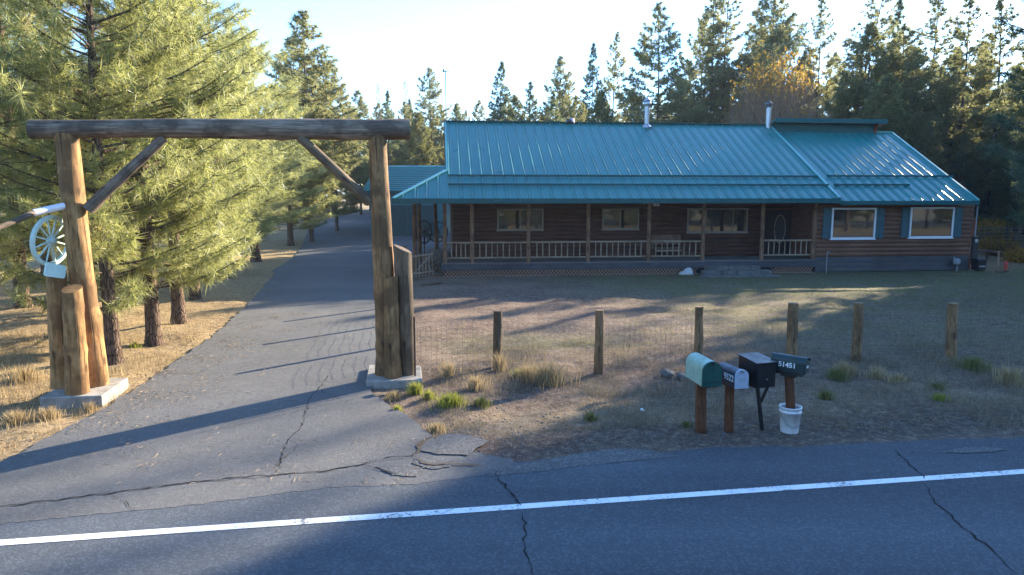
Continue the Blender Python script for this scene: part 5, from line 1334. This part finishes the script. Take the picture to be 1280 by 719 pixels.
# forest behind, filler
rg = random.Random(50)
nfill = 0
kinds_ = ['pine', 'dense', 'slim', 'open', 'pine', 'bare']
for i in range(110):
    px = rg.uniform(380, 1500); Y_ = rg.uniform(66, 110)
    if px < 930: top = rg.uniform(112, 150)+ (8 if px < 620 else 0)
    elif px < 1020: top = rg.uniform(70, 140)
    else: top = rg.uniform(40, 150)
    if 575 < px < 600: continue
    far(px, top, Y_, kinds_[i % 6], 'slender pine in the deep forest behind the house' if px < 1040 else 'slender shaded pine deep in the forest right of the house', i, rg.uniform(.8, 1.1), 'pines of the deep forest behind the house' if px < 1040 else 'pines of the deep forest right of the house'); nfill += 1
for i in range(26):   # right-hand forest, closer in
    px = rg.uniform(1120, 1480); Y_ = rg.uniform(52, 66)
    far(px, rg.uniform(20, 150), Y_, kinds_[i % 4], 'slender shaded pine deep in the forest right of the house', i, rg.uniform(.8, 1.1), 'pines of the deep forest right of the house')
for i in range(16):   # left, behind the driveway row
    far(rg.uniform(-120, 400), rg.uniform(40, 120), rg.uniform(46, 80), ['pine', 'dense', 'open'][i % 3], 'pine of the far forest glimpsed through the sunlit driveway pines', i, 1.0, 'pines of the far forest left of the driveway')
SHADE += [(44.5, 54.1, 28, 'bare'), (43.4, 55.4, 27.5, 'bare'), (45.2, 53.4, 27.5, 'bare')]  # bare trees added out of view to dapple the road
# trees to the right, out of frame: they shade the road and the yard
SH = [(x, y, h, k_) for x, y, h, k_ in SHADE]
for i, (x, y, h, k_) in enumerate(SH):
    v = FAR[k_]; tree(v[i % len(v)], (x, y, -.05), h/base_h[k_], i*1.7, 'tall pine standing beyond the right edge of the yard', 'pine_tree', 'pines beyond the right edge of the yard', 1.0)
# across the road, behind the viewer (seen in the window panes)
for i in range(34):
    x = -40+i*2.6+rg.uniform(-1, 1); y = -12.5-rg.uniform(0, 14); k_ = ['pine', 'open', 'dense'][i % 3]; v = FAR[k_]
    tree(v[i % len(v)], (x, y, -.05), rg.uniform(10, 17)/base_h[k_], i, 'tall pine across the road from the ranch house', 'pine_tree', 'pines across the road')
for i in range(60):
    k_ = ['dense', 'pine', 'dense'][i % 3]; v = FAR[k_]
    tree(v[i % len(v)], (-34+i*1.35+rg.uniform(-1, 1), -9.8-rg.uniform(0, 4.5), -.05), rg.uniform(3, 7)/base_h[k_], i, 'young pine at the roadside across from the ranch house', 'pine_tree', 'young pines across the road', 1.2)
for i in range(20):
    k_ = ['bright', 'pine', 'open'][i % 3]; v = FAR[k_]
    tree(v[i % len(v)], (34+i*3.1+rg.uniform(-1.5, 1.5), rg.uniform(-14, 2)-.1*i, -.05), rg.uniform(5, 13)/base_h[k_], i, 'tall pine across the road from the ranch house', 'pine_tree', 'pines across the road', 1.1)
# autumn shrub
def shrub(name, px, py, pytop, Y, wid, label, twn, leafn, topbias=.55, seed=0, scale_leaf=.10):
    q = PY(px, pytop, Y); z = gz(q.x, q.y); H = q.z-z; r = random.Random(seed); rs = np.random.RandomState(seed)
    root = empty(name, (q.x, q.y, z-.05), 0, label, 'shrub')
    mb = MB(); tips = []
    for i in range(twn):
        a = r.uniform(0, 2*PI); d = wid*math.sqrt(r.random()); h = H*(1-.35*(d/wid)**2)*r.uniform(.72, 1.0)
        b = Vector((math.cos(a)*d*.12, math.sin(a)*d*.12, 0)); e = Vector((math.cos(a)*d, math.sin(a)*d, h)); m = b.lerp(e, .5)+Vector((math.cos(a)*d*.08, math.sin(a)*d*.08, -.05*h)) 
        mb.tube([b, m, e], [.03*H/8+.01, .018, .006], 3, False)
        for k in range(7):
            s = r.uniform(.35, 1); p = (b.lerp(m, s*2) if s < .5 else m.lerp(e, s*2-1)); f = p+Vector((r.uniform(-.5, .5), r.uniform(-.5, .5), r.uniform(.4, 1.0)))*(H/8)
            mb.tube([p, f], [.010, .004], 3, False); tips.append((f, s))
        tips.append((e, 1))
    mb.build('stems', M['twig'], root)
    tf = []
    for f, s in tips:
        for k in range(3 if f.z > H*topbias else 1):
            if r.random() < (leafn if f.z > H*topbias else leafn*.06):
                tf.append((f+Vector((r.gauss(0, .10), r.gauss(0, .10), r.gauss(0, .12))), Vector((0, 0, 1)), r.uniform(.7, 1.3), r.random()))
    V, Fq, T = needles(tf, 4, scale_leaf, scale_leaf*.9, rs, 1.2)
    link('leaves', fast_mesh('leaves', V, Fq, M['leaf_yellow'], T), root); return root
shrub('autumn_shrub', 974, 160, 62, 42, 3.3, 'tall bare twigged shrub with yellow leaves at its top behind the roof', 760, .42, .80, 3, .13)
shrub('yellow_shrub', 1232, 300, 271, 44, 1.5, 'low golden yellow shrub at the forest edge right of the house', 90, .9, .25, 4, .12)
shrub('yellow_shrub', 1276, 325, 312, 34, .6, 'small bright yellow shrub at the right edge beside the log rail', 50, .95, .1, 5, .09)
shrub('autumn_shrub', 1246, 308, 296, 38, 1.0, 'pale dry bush in front of the field fence right of the house', 140, .25, .2, 6, .08)
# ------------------------------------------------------------------ thin morning air
hz = NT('haze air'); hz.t.nodes.remove(hz.b); pv = hz.n('ShaderNodeVolumePrincipled')
pv.inputs['Density'].default_value = .0004; pv.inputs['Color'].default_value = (.90, .94, 1, 1)
hz.l(pv.outputs[0], hz.out.inputs['Volume'])
mb = MB(); mb.box(-4060, 4060, -3060, 4060, -1.6, 31); kind(mb.build('haze', hz.m), 'stuff')
# ------------------------------------------------------------------ light, sky, render
SUN_AZ, SUN_EL = R(46), R(20.5)
S = Vector((math.cos(SUN_EL)*math.sin(SUN_AZ), math.cos(SUN_EL)*math.cos(SUN_AZ), math.sin(SUN_EL)))
ld = bpy.data.lights.new('sun', 'SUN'); ld.energy = 5.0; ld.angle = R(.53); ld.color = (1.0, .87, .67)
lo = bpy.data.objects.new('sun', ld); COL.objects.link(lo); lo.rotation_euler = S.to_track_quat('Z', 'Y').to_euler(); lo.location = S*200
w = bpy.data.worlds.new('World'); sc.world = w; w.use_nodes = True
nt = w.node_tree; bg = nt.nodes['Background']; sky = nt.nodes.new('ShaderNodeTexSky'); sky.sky_type = 'NISHITA'
sky.sun_disc = False; sky.sun_elevation = SUN_EL; sky.sun_rotation = SUN_AZ; sky.altitude = 1300; sky.air_density = 1.0; sky.dust_density = .4; sky.ozone_density = 2.2
tint = nt.nodes.new('ShaderNodeMix'); tint.data_type = 'RGBA'; tint.blend_type = 'MULTIPLY'; tint.inputs[0].default_value = 1; tint.inputs[7].default_value = (.75, .96, 1.14, 1)
nt.links.new(sky.outputs[0], tint.inputs[6]); nt.links.new(tint.outputs[2], bg.inputs[0]); bg.inputs[1].default_value = .145
sc.view_settings.view_transform = 'Standard'; sc.view_settings.look = 'None'; sc.view_settings.gamma = 1; sc.view_settings.exposure = EXPO
sc.render.engine = 'CYCLES'; cy = sc.cycles
cy.max_bounces = 6; cy.diffuse_bounces = 3; cy.glossy_bounces = 3; cy.transmission_bounces = 3; cy.transparent_max_bounces = 4
cy.use_denoising = True
try: cy.denoiser = 'OPENIMAGEDENOISE'
except Exception: pass
cy.sample_clamp_indirect = 6
